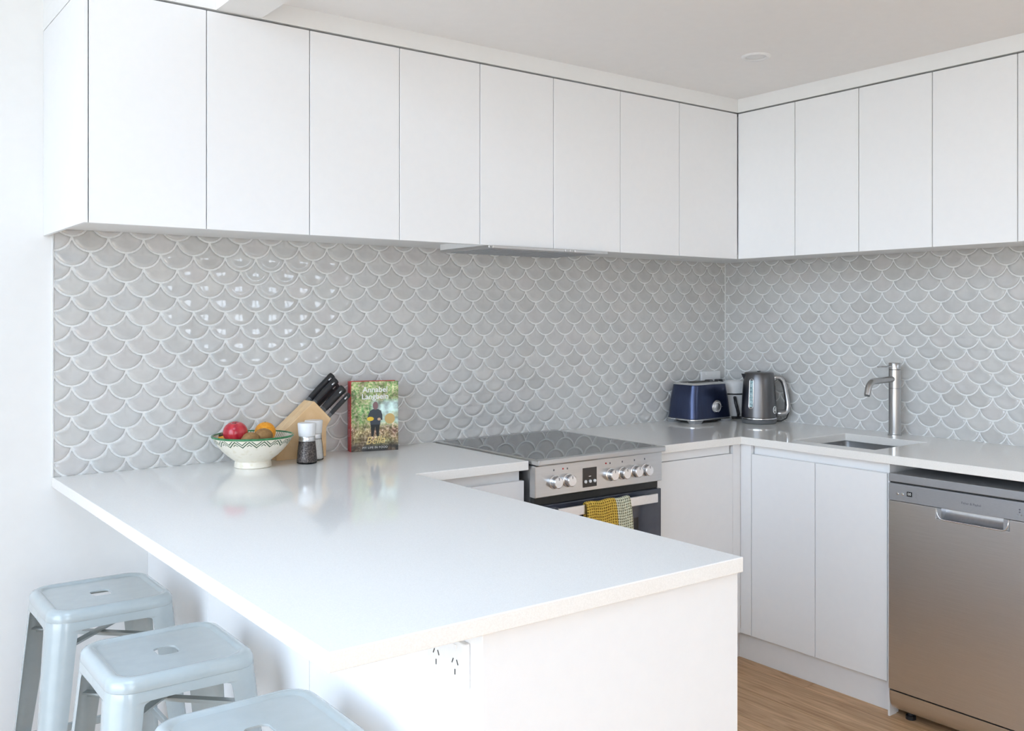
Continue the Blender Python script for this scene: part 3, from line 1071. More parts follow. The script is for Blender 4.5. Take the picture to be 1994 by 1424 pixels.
for v in dw.bm.verts:
    a, b_, c = v.co
    v.co = (c, a, b_)
bmesh.ops.recalc_face_normals(dw.bm, faces=dw.bm.faces[:])
dwo = dw.build('door', M['steel_dw'], t)
bevel_mod(dwo, 0.0015, 2)
# scooped handle: concave channel swept along y, with a bright lip
mb = MB()
prof = []
for k_ in range(9):
    a = PI / 2 * k_ / 8
    prof.append((-0.601 + 0.030 * math.sin(a), HZ + 0.002 + 0.034 * (1 - math.cos(a))))
loops = [[(px_, y_, pz_) for px_, pz_ in prof] for y_ in (HY0 + 0.016, HY1 - 0.016)]
mb.loft(loops, False, False, closed=False)
sc_ = mb.build('handle', M['satin'], dwo, smooth=True)
lip = [(-0.602, HY1 - 0.001, 0.7475), (-0.602, HY1 - 0.006, 0.725), (-0.602, HY1 - 0.014, 0.714), (-0.602, HY1 - 0.026, HZ), (-0.602, HY0 + 0.022, HZ), (-0.602, HY0 + 0.012, 0.714), (-0.602, HY0 + 0.005, 0.725), (-0.602, HY0 + 0.001, 0.7475)]
MB().tube(lip, 0.0022, 8).build('lip', M['chrome'], dwo, smooth=True)
for ya, yb in ((HY1, HY1 - 0.018), (HY0, HY0 + 0.018)):
    mb = MB()
    lo = []
    for fx in (0.0, 1.0):
        lp = []
        for px_, pz_ in prof + [(-0.571, 0.7475), (-0.601, 0.7475)]:
            lp.append((px_, ya + (yb - ya) * fx, pz_))
        lo.append(lp)
    mb.loft(lo)
    mb.build('cheek', M['panel_grey'], dwo)
# control marks
for yc in (-1.275, -1.2925):
    MB().lathe([(0.005, 0), (0.005, 0.002), (0.0038, 0.003)], 16, Matrix.Translation((-0.6, yc, 0.774)) @ Matrix.Rotation(-PI / 2, 4, 'Y')).build('button', M['chrome'], cpn, smooth=True, angle=40)
MB().box(-0.6008, -0.5998, -1.3275, -1.3085, 0.769, 0.785).build('display', M['blackgloss'], cpn)


def text_on_x(body, size, y, z, x, parent, name, material, shear=0.0, spacing=1.0):
    me = text_mesh(body, size, shear, 'CENTER', spacing)
    # text plane faces -x: text right = -y, text up = +z
    mt = Matrix(((0, 0, -1, x), (-1, 0, 0, y), (0, 1, 0, z), (0, 0, 0, 1)))
    o = MB().add_mesh(me, mt).build(name, material, parent)
    bpy.data.meshes.remove(me)
    return o


text_on_x('00', 0.013, -1.318, 0.777, -0.6011, cpn, 'digits', M['ink_white'])
text_on_x('Fisher & Paykel', 0.0105, -1.5295, 0.7765, -0.6006, cpn, 'lettering', M['ink_grey'])
for k_ in range(3):
    text_on_x('--', 0.008, -1.342, 0.782 - 0.006 * k_, -0.6006, cpn, 'mark', M['ink_grey'])
for yc, zc in ((-1.681, 0.784), (-1.681, 0.776), (-1.677, 0.768), (-1.687, 0.768)):
    MB().lathe([(0.0026, 0), (0.0026, 0.001)], 10, Matrix.Translation((-0.6, yc, zc)) @ Matrix.Rotation(-PI / 2, 4, 'Y')).build('mark', M['chrome'] if zc < 0.77 else M['ink_grey'], cpn)
# curved kick panel
lo = []
for y_ in (DY0 + 0.002, DY1 - 0.002):
    lo.append([(-0.598, y_, 0.098), (-0.597, y_, 0.075), (-0.592, y_, 0.055), (-0.583, y_, 0.038), (-0.572, y_, 0.030), (-0.5605, y_, 0.030), (-0.5605, y_, 0.098)])
MB().loft(lo).build('kick_panel', M['steel_dw'], t, smooth=True, angle=35)
for yy in (DY1 - 0.05, DY0 + 0.05):
    for xx in (-0.545, -0.08):
        MB().lathe([(0.017, 0), (0.017, 0.012), (0.009, 0.014), (0.009, 0.032)], 14, Matrix.Translation((xx, yy, 0))).build('foot', M['black'], t)
# end panel closing the run
tag(MB().box(-0.582, -0.012, -1.862, -1.8395, 0.0005, CT, 0.0006).build('run_end_panel', M['cab']), 'white end panel at the right side of the dishwasher', 'panel')

# ------------------------------------------------------------------ sink and tap
t = thing('sink', (-0.35, -0.96, TOP - 0.2), 'small undermount stainless steel sink cut into the worktop', 'sink')
mb = MB()


def rrect(x0, x1, y0, y1, r, z, n=5):
    pts = []
    for cx_, cy_, a0 in ((x1 - r, y1 - r, 0), (x0 + r, y1 - r, PI / 2), (x0 + r, y0 + r, PI), (x1 - r, y0 + r, 1.5 * PI)):
        for i in range(n + 1):
            a = a0 + PI / 2 * i / n
            pts.append((cx_ + r * math.cos(a), cy_ + r * math.sin(a), z))
    return pts


x0, x1, y0, y1 = SK
zt = TOP - TH - 0.001
d = 0.004
loops = [rrect(x0 - 0.012, x1 + 0.012, y0 - 0.012, y1 + 0.012, 0.03, zt), rrect(x0 - d, x1 + d, y0 - d, y1 + d, 0.022, zt), rrect(x0 - d, x1 + d, y0 - d, y1 + d, 0.022, zt - 0.004),
         rrect(x0 + 0.0, x1 - 0.0, y0 + 0.0, y1 - 0.0, 0.022, zt - 0.15), rrect(x0 + 0.012, x1 - 0.012, y0 + 0.012, y1 - 0.012, 0.022, zt - 0.165), rrect(x0 + 0.10, x1 - 0.10, y0 + 0.10, y1 - 0.10, 0.022, zt - 0.169)]
mb.loft(loops, False, True)
mb.build('basin', M['steel'], t, smooth=True, angle=50)
MB().lathe([(0.0, 0.0), (0.035, 0.001), (0.04, 0.003), (0.043, 0.002)], 24, Matrix.Translation(((x0 + x1) / 2, (y0 + y1) / 2, zt - 0.1685)), cap0=False, cap1=False).build('waste', M['chrome'], t, smooth=True)

TPX, TPY = -0.080, -0.946
t = thing('tap', (TPX, TPY, TOP), 'brushed steel single-lever mixer tap behind the sink', 'tap', local=True)
MB().lathe([(0.0265, 0.0), (0.0265, 0.004), (0.0235, 0.006), (0.0235, 0.188), (0.0225, 0.189), (0.0235, 0.190), (0.0235, 0.262), (0.0222, 0.263)], 32).build('column', M['tap'], t, smooth=True, angle=40)
hd = MB().lathe([(0.0222, 0.2632), (0.0238, 0.2645), (0.0238, 0.288), (0.0225, 0.2905), (0.0, 0.291)], 32, cap1=False).build('handle', M['tap'], t, smooth=True, angle=40)
MB().tube([(-0.018, 0, 0.2775), (-0.075, 0.0, 0.2775), (-0.118, 0.0, 0.2775)], 0.003, 10).build('lever', M['tap'], hd, smooth=True)
sp = [(-0.015, 0, 0.226), (-0.08, 0, 0.224), (-0.145, 0, 0.222)]
for k_ in range(1, 7):
    a = math.radians(72) * k_ / 6
    sp.append((-0.145 - 0.040 * math.sin(a), 0, 0.222 - 0.040 * (1 - math.cos(a))))
sp.append((-0.145 - 0.040 * math.sin(math.radians(72)) - 0.008, 0, 0.222 - 0.04 * (1 - math.cos(math.radians(72))) - 0.024))
spo = MB().tube(sp, 0.0125, 18).build('spout', M['tap'], t, smooth=True, angle=50)
ex = Vector(sp[-1])
dr = (Vector(sp[-1]) - Vector(sp[-2])).normalized()
MB().cyl(ex - dr * 0.002, ex + dr * 0.004, 0.0105, n=18).build('aerator', M['greyplastic'], spo)

# ------------------------------------------------------------------ toaster
TOX, TOY = -0.305, -0.112
t = thing('toaster', (TOX, TOY, TOP), 'navy blue two-slice toaster with chrome dial in the corner', 'toaster', local=True)
hw, hd_ = 0.126, 0.083


def body_loop(sx_, sy_, z, bow=0.010, r=0.022, n=5):
    # rounded rectangle whose front face bows outward
    pts = rrect(-sx_, sx_, -sy_, sy_, r, z, n)
    out = []
    for (x_, y_, z_) in pts:
        if y_ < 0:
            y_ -= bow * (1 - (x_ / sx_) ** 2)
        out.append((x_, y_, z_))
    return out


def body_loop2(sx_, sy_, z, r=0.036):
    pts = []
    base = [(sx_, sy_), (-sx_, sy_), (-sx_, -sy_), (sx_, -sy_)]
    n = 6
    for (cx_, cy_), a0 in zip(((sx_ - r, sy_ - r), (-sx_ + r, sy_ - r), (-sx_ + r, -sy_ + r), (sx_ - r, -sy_ + r)), (0, PI / 2, PI, 1.5 * PI)):
        for i in range(n + 1):
            a = a0 + PI / 2 * i / n
            pts.append((cx_ + r * math.cos(a), cy_ + r * math.sin(a), z))
    return pts


MB().loft([body_loop2(hw + 0.006, hd_ + 0.004, 0.022), body_loop2(hw - 0.001, hd_ - 0.002, 0.10), body_loop2(hw - 0.012, hd_ - 0.008, 0.168), body_loop2(hw - 0.016, hd_ - 0.012, 0.172)]).build('shell', M['navy'], t, smooth=True, angle=40)
tr_ = MB().loft([body_loop2(hw - 0.013, hd_ - 0.009, 0.1705), body_loop2(hw - 0.014, hd_ - 0.010, 0.174), body_loop2(hw - 0.022, hd_ - 0.018, 0.178)]).build('top_plate', M['satin'], t, smooth=True, angle=40)
for yy in (-0.024, 0.024):
    MB().box(-0.085, 0.085, yy - 0.014, yy + 0.014, 0.1775, 0.1795).build('slot', M['dark_slot'], tr_)
MB().loft([body_loop2(hw + 0.000, hd_ - 0.002, 0.012), body_loop2(hw + 0.010, hd_ + 0.008, 0.015), body_loop2(hw + 0.010, hd_ + 0.008, 0.019), body_loop2(hw + 0.005, hd_ + 0.003, 0.0225)]).build('base_rim', M['chrome'], t, smooth=True, angle=40)
for sx_ in (-1, 1):
    for sy_ in (-1, 1):
        cx_, cy_ = sx_ * (hw - 0.03), sy_ * (hd_ - 0.02)
        MB().loft([rrect(cx_ - 0.028, cx_ + 0.028, cy_ - 0.018, cy_ + 0.018, 0.012, 0.0), rrect(cx_ - 0.034, cx_ + 0.034, cy_ - 0.024, cy_ + 0.024, 0.012, 0.013)]).build('foot', M['panel_grey'], t, smooth=True, angle=40)
MB().box(-hw + 0.02, hw - 0.02, -hd_ + 0.012, hd_ - 0.012, 0.006, 0.0135).build('underside', M['black'], t)
mk = Matrix.Translation((0.0205, -hd_ + 0.0005, 0.070)) @ Matrix.Rotation(PI / 2 + 0.085, 4, 'X')
dl = MB().lathe([(0.030, 0.0), (0.030, 0.003), (0.027, 0.005), (0.0235, 0.004), (0.0185, 0.0042), (0.0180, 0.009), (0.0165, 0.010), (0.0, 0.0102)], 32, mk, cap1=False).build('dial', M['satin'], t, smooth=True, angle=35)
MB().lathe([(0.0230, 0.0046), (0.0195, 0.0047)], 32, mk, cap0=False, cap1=False).build('scale_ring', M['ink_white'], dl)
MB().cyl(mk @ Vector((0.026, 0.0, 0.003)), mk @ Vector((0.036, 0.0, 0.005)), 0.0016, n=8).build('lever', M['chrome'], dl)
MB().box(hw + 0.002, hw + 0.012, -0.012, 0.012, 0.10, 0.115, 0.002, 2).build('lift_lever', M['chrome'], t)

# ------------------------------------------------------------------ kettle
t = thing('kettle', (-0.146, -0.322, TOP), 'smoked steel jug kettle with water gauge and looped handle', 'kettle', rz=-0.6487, local=True)
MB().lathe([(0.070, 0.0), (0.0755, 0.002), (0.0775, 0.018), (0.074, 0.0195)], 40).build('power_base', M['greyplastic'], t, smooth=True, angle=40)
MB().lathe([(0.0765, 0.0198), (0.0805, 0.0215), (0.0805, 0.0255), (0.0765, 0.028)], 40).build('base_ring', M['chrome'], t, smooth=True, angle=50)
bd = MB().lathe([(0.0768, 0.0282), (0.0762, 0.06), (0.0735, 0.12), (0.0695, 0.18), (0.0655, 0.218), (0.0640, 0.221)], 48).build('body', M['smoke'], t, smooth=True, angle=40)
lid = MB().lathe([(0.0640, 0.2212), (0.0630, 0.2245), (0.0575, 0.2275), (0.0, 0.2285)], 40, cap1=False).build('lid', M['smoke'], t, smooth=True, angle=40)
MB().lathe([(0.006, 0.228), (0.010, 0.232), (0.0, 0.234)], 20, cap1=False).build('knob', M['greyplastic'], lid, smooth=True)
# spout at -x
MB().loft([[(-0.060, -0.016, 0.188), (-0.060, 0.016, 0.188), (-0.0655, 0.0, 0.188)], [(-0.056, -0.024, 0.219), (-0.056, 0.024, 0.219), (-0.080, 0.0, 0.221)]]).build('spout', M['smoke'], bd)
# gauge: slim strip on the camera side, left of centre


def r_at(z):
    pr = [(0.0282, 0.0768), (0.06, 0.0762), (0.12, 0.0735), (0.18, 0.0695), (0.218, 0.0655)]
    for (za, ra), (zb, rb_) in zip(pr, pr[1:]):
        if za <= z <= zb:
            return ra + (rb_ - ra) * (z - za) / (zb - za)
    return 0.0655


def on_body(a, z, off):
    r = r_at(z) + off
    return (r * math.cos(a), r * math.sin(a), z)


ga = -PI / 2 - 0.72
pts = []
for z0_, dirn in ((0.190, 1), (0.078, -1)):
    for k_ in range(7):
        th_ = PI * k_ / 6
        pts.append((0.135 * math.cos(th_) * dirn, z0_ + 0.009 * math.sin(th_) * dirn))
MB().tube([on_body(ga + u, z, 0.0008) for u, z in pts], 0.0018, 8, closed=True).build('gauge_frame', M['chrome'], bd, smooth=True)
lo = []
for k_ in range(8):
    z = 0.076 + (0.192 - 0.076) * k_ / 7
    lo.append([on_body(ga + u, z, 0.0007) for u in (-0.125, -0.04, 0.04, 0.125)])
g_ = MB().loft(lo, False, False, closed=False).build('gauge_window', M['winglass_w'], bd, smooth=True)
for k_ in range(6):
    z = 0.088 + k_ * 0.018
    MB().loft([[on_body(ga + u, z, 0.0016) for u in (-0.045, 0.03)], [on_body(ga + u, z + 0.0025, 0.0016) for u in (-0.045, 0.03)]], False, False, closed=False).build('gauge_mark', M['ink_grey'], g_)
# handle
hp = [(0.056, 0, 0.197), (0.073, 0, 0.205), (0.092, 0, 0.203), (0.106, 0, 0.188), (0.114, 0, 0.165), (0.120, 0, 0.135), (0.125, 0, 0.105), (0.128, 0, 0.08), (0.126, 0, 0.058), (0.117, 0, 0.046), (0.098, 0, 0.042), (0.074, 0, 0.044)]
hn = MB().tube(hp, [0.014, 0.015, 0.0145, 0.014, 0.0135, 0.0135, 0.014, 0.015, 0.016, 0.017, 0.018, 0.019], 14, flat=(1.1, 0.8)).build('handle', M['steel'], t, smooth=True)
MB().tube([(0.076, -0.013, 0.206), (0.094, -0.013, 0.203), (0.107, -0.0125, 0.187), (0.115, -0.012, 0.163), (0.121, -0.012, 0.133), (0.126, -0.012, 0.10), (0.129, -0.012, 0.075)], 0.0025, 8).build('handle_trim', M['chrome'], hn, smooth=True)
MB().lathe([(0.0135, -0.004), (0.0155, 0.0), (0.0135, 0.012)], 20, Matrix.Translation((0.060, -0.002, 0.197)) @ Matrix.Rotation(PI / 2 + 0.1, 4, 'Y')).build('collar', M['chrome'], hn, smooth=True)
MB().box(0.112, 0.122, -0.006, 0.006, 0.122, 0.128, 0.001).build('switch', M['black'], hn)
# round emblem near the base, on the camera side
ea = -PI / 2 + 0.86
ring = [on_body(ea + 0.17 * math.cos(q), 0.062 + 0.0155 * math.sin(q), 0.0009) for q in [2 * PI * k_ / 20 for k_ in range(20)]]
em = MB().tube(ring, 0.0017, 6, closed=True).build('emblem', M['ink_white'], bd, smooth=True)
MB().tube([on_body(ea - 0.07, 0.064, 0.0012), on_body(ea - 0.02, 0.057, 0.0012), on_body(ea + 0.05, 0.059, 0.0012), on_body(ea + 0.06, 0.066, 0.0012), on_body(ea + 0.01, 0.069, 0.0012)], 0.002, 6).build('emblem_figure', M['ink_white'], em, smooth=True)
MB().tube([(0.07, 0.0, 0.008), (0.10, 0.0, 0.008), (0.125, 0.006, 0.02), (0.136, 0.010, 0.045), (0.135, 0.02, 0.075)], 0.0028, 8).build('cord', M['black'], t, smooth=True)

# ------------------------------------------------------------------ white frother jug behind toaster and kettle
t = thing('milk_frother', (-0.078, -0.118, TOP), 'white rounded jug with black trim between toaster and kettle', 'jug', local=True)
MB().lathe([(0.044, 0.0), (0.046, 0.004), (0.046, 0.010), (0.042, 0.012)], 32).build('base', M['black'], t, smooth=True, angle=40)
MB().lathe([(0.043, 0.0125), (0.045, 0.03), (0.047, 0.08), (0.0515, 0.112)], 32).build('body', M['white_plastic'], t, smooth=True, angle=40)
MB().lathe([(0.0520, 0.1125), (0.0528, 0.114), (0.0528, 0.117), (0.0520, 0.1185)], 32).build('seam_ring', M['black'], t, smooth=True)
MB().lathe([(0.0520, 0.119), (0.0522, 0.145), (0.0500, 0.164), (0.0440, 0.173), (0.030, 0.177), (0.0, 0.178)], 32, cap1=False).build('lid', M['white_plastic'], t, smooth=True, angle=50)
MB().tube([(0.797 * a_ - 0.604 * f_, -0.604 * a_ - 0.797 * f_, z_) for a_, f_, z_ in ((-0.004, 0.044, 0.104), (-0.006, 0.060, 0.098), (-0.004, 0.066, 0.078), (0.003, 0.066, 0.052), (0.010, 0.060, 0.026), (0.013, 0.044, 0.016))], 0.0075, 10, flat=(1, 0.7)).build('handle', M['black'], t, smooth=True)

# corner wall outlet with plugs
t = thing('power_outlet', (-0.124, -0.012, 1.048), 'white double power outlet on the tiles behind the toaster', 'outlet')
MB().box(-0.189, -0.059, -0.0225, -0.0105, 1.046, 1.117, 0.003, 2).build('plate', M['white_plastic'], t)
for xc in (-0.158, -0.090):
    MB().box(xc - 0.006, xc + 0.006, -0.0255, -0.0225, 1.098, 1.110, 0.001).build('switch', M['white_plastic'], t)
for xc, lab in ((-0.158, 'black plug in the left socket behind the toaster'), (-0.090, 'black plug in the right socket behind the toaster')):
    pl = thing('power_plug', (xc, -0.03, 1.066), lab, 'plug', 'plugs in the corner outlet')
    MB().box(xc - 0.016, xc + 0.016, -0.052, -0.0232, 1.052, 1.079, 0.004, 2).build('plug_body', M['black'], pl, smooth=True)
    MB().tube([(xc, -0.038, 1.054), (xc, -0.037, 1.04), (xc + 0.006, -0.028, 1.0), (xc + 0.008, -0.0225, 0.95), (xc + 0.01, -0.021, 0.91)], 0.0028, 8).build('cord', M['black'], pl, smooth=True)

# ------------------------------------------------------------------ cookbook
bang = math.atan2(-0.108 + 0.066, -1.870 + 2.033)
t = thing('cookbook', (-2.033, -0.066, TOP), 'hardback cookbook with red spine standing upright against the tiles', 'book', rz=bang, local=True)
BW, BH, BT = 0.169, 0.246, 0.044
# local: x along cover, y into the wall, front cover at y=0
MB().box(0.004, BW - 0.003, 0.0025, BT - 0.0025, 0.003, BH - 0.003).build('pages', M['paper'], t)


def cover_mat():
    m, tt, b = new_mat('cover_print')
    b.inputs['Roughness'].default_value = 0.3
    tc_ = tt.nodes.new('ShaderNodeTexCoord')
    n1 = tt.nodes.new('ShaderNodeTexNoise')
    n1.inputs['Scale'].default_value = 110
    n1.inputs['Detail'].default_value = 5
    n1.inputs['Roughness'].default_value = 0.75
    n2 = tt.nodes.new('ShaderNodeTexNoise')
    n2.inputs['Scale'].default_value = 17
    n2.inputs['Detail'].default_value = 2
    tt.links.new(tc_.outputs['Object'], n1.inputs['Vector'])
    tt.links.new(tc_.outputs['Object'], n2.inputs['Vector'])
    r1 = tt.nodes.new('ShaderNodeValToRGB')
    els = r1.color_ramp.elements
    els[0].position, els[0].color = 0.32, (0.04, 0.07, 0.02, 1)
    els[1].position, els[1].color = 0.68, (0.80, 0.82, 0.60, 1)
    for p_, c_ in ((0.42, (0.15, 0.27, 0.08)), (0.50, (0.38, 0.46, 0.18)), (0.57, (0.55, 0.46, 0.30))):
        els.new(p_).color = (*c_, 1)
    r2 = tt.nodes.new('ShaderNodeValToRGB')
    e2 = r2.color_ramp.elements
    e2[0].position, e2[0].color = 0.35, (0.05, 0.04, 0.03, 1)
    e2[1].position, e2[1].color = 0.66, (0.85, 0.75, 0.55, 1)
    e2.new(0.5).color = (0.36, 0.24, 0.12, 1)
    tt.links.new(n1.outputs['Fac'], r1.inputs[0])
    tt.links.new(n1.outputs['Fac'], r2.inputs[0])
    sp_ = tt.nodes.new('ShaderNodeSeparateXYZ')
    tt.links.new(tc_.outputs['Object'], sp_.inputs[0])
    # lower third: autumn leaves
    mr = tt.nodes.new('ShaderNodeMapRange')
    mr.inputs['From Min'].default_value = 0.10
    mr.inputs['From Max'].default_value = 0.075
    tt.links.new(sp_.outputs['Z'], mr.inputs['Value'])
    mx = tt.nodes.new('ShaderNodeMix')
    mx.data_type = 'RGBA'
    tt.links.new(mr.outputs[0], mx.inputs['Factor'])
    tt.links.new(r1.outputs[0], mx.inputs['A'])
    tt.links.new(r2.outputs[0], mx.inputs['B'])
    # pale misty lawn, right of centre
    def rng(src, a, c):
        q = tt.nodes.new('ShaderNodeMapRange')
        q.inputs['From Min'].default_value = a
        q.inputs['From Max'].default_value = c
        tt.links.new(src, q.inputs['Value'])
        return q.outputs[0]

    def mul(a, c):
        q = tt.nodes.new('ShaderNodeMath')
        q.operation = 'MULTIPLY'
        tt.links.new(a, q.inputs[0])
        tt.links.new(c, q.inputs[1])
        return q.outputs[0]
    mist = mul(mul(rng(sp_.outputs['X'], 0.065, 0.085), rng(sp_.outputs['Z'], 0.185, 0.172)), rng(sp_.outputs['Z'], 0.085, 0.105))
    wob = rng(n2.outputs['Fac'], 0.30, 0.52)
    mist = mul(mist, wob)
    mx2 = tt.nodes.new('ShaderNodeMix')
    mx2.data_type = 'RGBA'
    tt.links.new(mist, mx2.inputs['Factor'])
    tt.links.new(mx.outputs['Result'], mx2.inputs['A'])
    mx2.inputs['B'].default_value = (0.56, 0.70, 0.62, 1)
    # dark foot
    mx3 = tt.nodes.new('ShaderNodeMix')
    mx3.data_type = 'RGBA'
    tt.links.new(mul(rng(sp_.outputs['Z'], 0.040, 0.016), rng(n2.outputs['Fac'], 0.25, 0.5)), mx3.inputs['Factor'])
    tt.links.new(mx2.outputs['Result'], mx3.inputs['A'])
    mx3.inputs['B'].default_value = (0.05, 0.05, 0.05, 1)
    n3 = tt.nodes.new('ShaderNodeTexNoise')
    n3.inputs['Scale'].default_value = 38
    n3.inputs['Detail'].default_value = 3
    tt.links.new(tc_.outputs['Object'], n3.inputs['Vector'])

    def span(src, a, c, lo, hi):
        q = tt.nodes.new('ShaderNodeMapRange')
        for key, val in (('From Min', a), ('From Max', c), ('To Min', lo), ('To Max', hi)):
            q.inputs[key].default_value = val
        tt.links.new(src, q.inputs['Value'])
        return q.outputs[0]
    hv = tt.nodes.new('ShaderNodeHueSaturation')
    tt.links.new(span(n3.outputs['Fac'], 0.34, 0.66, 0.5, 1.5), hv.inputs['Value'])
    tt.links.new(span(n2.outputs['Fac'], 0.3, 0.7, 0.45, 0.56), hv.inputs['Hue'])
    tt.links.new(mx3.outputs['Result'], hv.inputs['Color'])
    tt.links.new(hv.outputs[0], b.inputs['Base Color'])
    return m


fc = MB().box(0.0, BW, 0.0, 0.0024, 0.0, BH, 0.0004).build('front_cover', cover_mat(), t)
MB().box(0.0, BW, BT - 0.0024, BT, 0.0, BH, 0.0004).build('back_cover', M['red'], t)
spn = MB().box(-0.0026, -0.0002, 0.0, BT, 0.0, BH, 0.0004).build('spine', M['red'], t)


def text_front(body, size, x_, z_, name, material, parent, shear=0.0, y=-0.0006, spacing=1.0, off=0.0, rot=0.0):
    me = text_mesh(body, size, shear, 'CENTER', spacing, off)
    mt = Matrix.Translation((x_, y, z_)) @ Matrix.Rotation(PI / 2, 4, 'X') @ Matrix.Rotation(rot, 4, 'Z')
    o = MB().add_mesh(me, mt).build(name, material, parent)
    bpy.data.meshes.remove(me)
    return o


def flat(pts, y, name, material, parent):
    mb = MB()
    vs = [mb.bm.verts.new((x_, y, z_)) for x_, z_ in pts]
    mb.bm.faces.new(vs)
    return mb.build(name, material, parent)


# printed figure: jersey, trousers, head, basket
C_JER = mat('print_charcoal', (0.05, 0.06, 0.075), 0.4)
C_TRO = mat('print_dark', (0.02, 0.022, 0.024), 0.4)
C_HEAD = mat('print_mauve', (0.24, 0.14, 0.14), 0.4)
C_SKIN = mat('print_skin', (0.62, 0.40, 0.26), 0.4)
C_FLOW = mat('print_yellow', (0.85, 0.55, 0.05), 0.4)
C_DISC = mat('print_tan', (0.62, 0.42, 0.16), 0.4)
fx = 0.085
fig = flat([(fx - 0.017, 0.093), (fx + 0.018, 0.093), (fx + 0.020, 0.110), (fx + 0.026, 0.108), (fx + 0.026, 0.126), (fx + 0.021, 0.142), (fx + 0.010, 0.148), (fx - 0.008, 0.148), (fx - 0.019, 0.142), (fx - 0.027, 0.122), (fx - 0.028, 0.110), (fx - 0.018, 0.112)], -0.0007, 'printed_jersey', C_JER, fc)
flat([(fx - 0.016, 0.094), (fx - 0.013, 0.052), (fx - 0.006, 0.052), (fx + 0.000, 0.086), (fx + 0.006, 0.052), (fx + 0.013, 0.052), (fx + 0.017, 0.094)], -0.0006, 'printed_trousers', C_TRO, fc)
flat([(fx + 0.001 + 0.0095 * math.cos(2 * PI * k_ / 16), 0.160 + 0.0145 * math.sin(2 * PI * k_ / 16)) for k_ in range(16)], -0.00075, 'printed_hair', C_HEAD, fc)
flat([(fx - 0.017 + 0.0125 * math.cos(2 * PI * k_ / 12), 0.114 + 0.0075 * math.sin(2 * PI * k_ / 12)) for k_ in range(12)], -0.00085, 'printed_flowers', C_FLOW, fc)
flat([(fx + 0.014 + 0.006 * math.cos(2 * PI * k_ / 12), 0.112 + 0.005 * math.sin(2 * PI * k_ / 12)) for k_ in range(12)], -0.00085, 'printed_hand', C_SKIN, fc)
flat([(0.138 + 0.0185 * math.cos(2 * PI * k_ / 20), 0.113 + 0.0185 * math.sin(2 * PI * k_ / 20)) for k_ in range(20)], -0.00065, 'printed_disc', C_DISC, fc)
text_front('Annabel', 0.0275, fx, 0.2165, 'title_lettering', M['ink_white'], fc, y=-0.001, off=0.0004)
text_front('Langbein', 0.0275, fx, 0.192, 'title_lettering', M['ink_white'], fc, y=-0.001, off=0.0004)
text_front('Bella', 0.037, fx, 0.0375, 'title_script', M['ink_gold'], fc, shear=0.35, y=-0.001, rot=0.06)
text_front('MY LIFE IN FOOD', 0.0105, fx, 0.0125, 'subtitle_lettering', M['ink_white'], fc, y=-0.001, spacing=1.12)
me_ = text_mesh('Annabel Langbein  Bella', 0.015, 0, 'CENTER')
mt_ = Matrix(((0, 0, -1, -0.0030), (0, -1, 0, BT / 2), (-1, 0, 0, BH / 2), (0, 0, 0, 1)))
MB().add_mesh(me_, mt_).build('spine_lettering', M['ink_white'], spn)

# ------------------------------------------------------------------ knife block and knives
t = thing('knife_block', (-2.22, -0.065, TOP), 'slanted beech knife block holding black-handled knives', 'knife block')
KP = [(-2.322, 0.9), (-2.145, 0.9), (-2.144, 0.998), (-2.126, 1.026), (-2.188, 1.089), (-2.322, 0.974)]
m_ = Matrix(((1, 0, 0, 0), (0, 0, -1, -0.022), (0, 1, 0, 0), (0, 0, 0, 1)))
KY0, KY1 = -0.102, -0.022
# the block is glued from three boards
nb = 2
for q in range(nb):
    ya = KY1 + (KY0 - KY1) * q / nb
    mm = Matrix(((1, 0, 0, 0), (0, 0, -1, ya), (0, 1, 0, 0), (0, 0, 0, 1)))
    MB().prism(KP, (KY1 - KY0) / nb - 0.0004, mm, 0.0015).build('board', M['beech'], t)
face0, face1 = Vector((-2.188, 0, 1.089)), Vector((-2.126, 0, 1.026))
kd = Vector((math.cos(math.radians(44)), 0, math.sin(math.radians(44))))
knives = [
    (0.10, -0.036, 0.130, 0.0140, 'longest black-handled knife at the back top of the block'),
    (0.22, -0.062, 0.120, 0.0128, 'black-handled knife second from the top of the block'),
    (0.44, -0.043, 0.118, 0.0128, 'black-handled knife in the middle of the block'),
    (0.60, -0.078, 0.114, 0.0150, 'broad black-handled knife nearest the viewer in the block'),
    (0.89, -0.092, 0.110, 0.0090, 'slim black-handled knife lowest in the block')]
for f_, ky, ln, rr, lab in knives:
    p0 = face0.lerp(face1, f_)
    p0.y = ky
    p0 = p0 + kd * 0.0015
    kt = thing('knife', tuple(p0), lab, 'knife', 'knives in the block')
    pts, rs = [], []
    for s_, w_ in ((0.0, 0.86), (0.12, 0.92), (0.4, 1.0), (0.75, 0.98), (0.92, 1.08), (0.985, 0.95), (1.0, 0.6)):
        pts.append(p0 + kd * (0.012 + (ln - 0.012) * s_) + Vector((0, 0, -0.004 * s_ * s_)))
        rs.append(rr * w_)
    MB().tube(pts, rs, 12, flat=(0.72, 1.0)).build('handle', M['black'], kt, smooth=True, angle=60)
    MB().tube([p0 + kd * 0.0002, p0 + kd * 0.012], rr * 0.8, 12, flat=(0.65, 1.0)).build('bolster', M['greyplastic'], kt, smooth=True, angle=60)
    MB().tube([p0 + kd * (ln - 0.03) + Vector((0, -rr * 0.71, 0)), p0 + kd * (ln - 0.018) + Vector((0, -rr * 0.71, 0))], 0.0028, 8).build('rivet', M['satin'], kt, smooth=True)

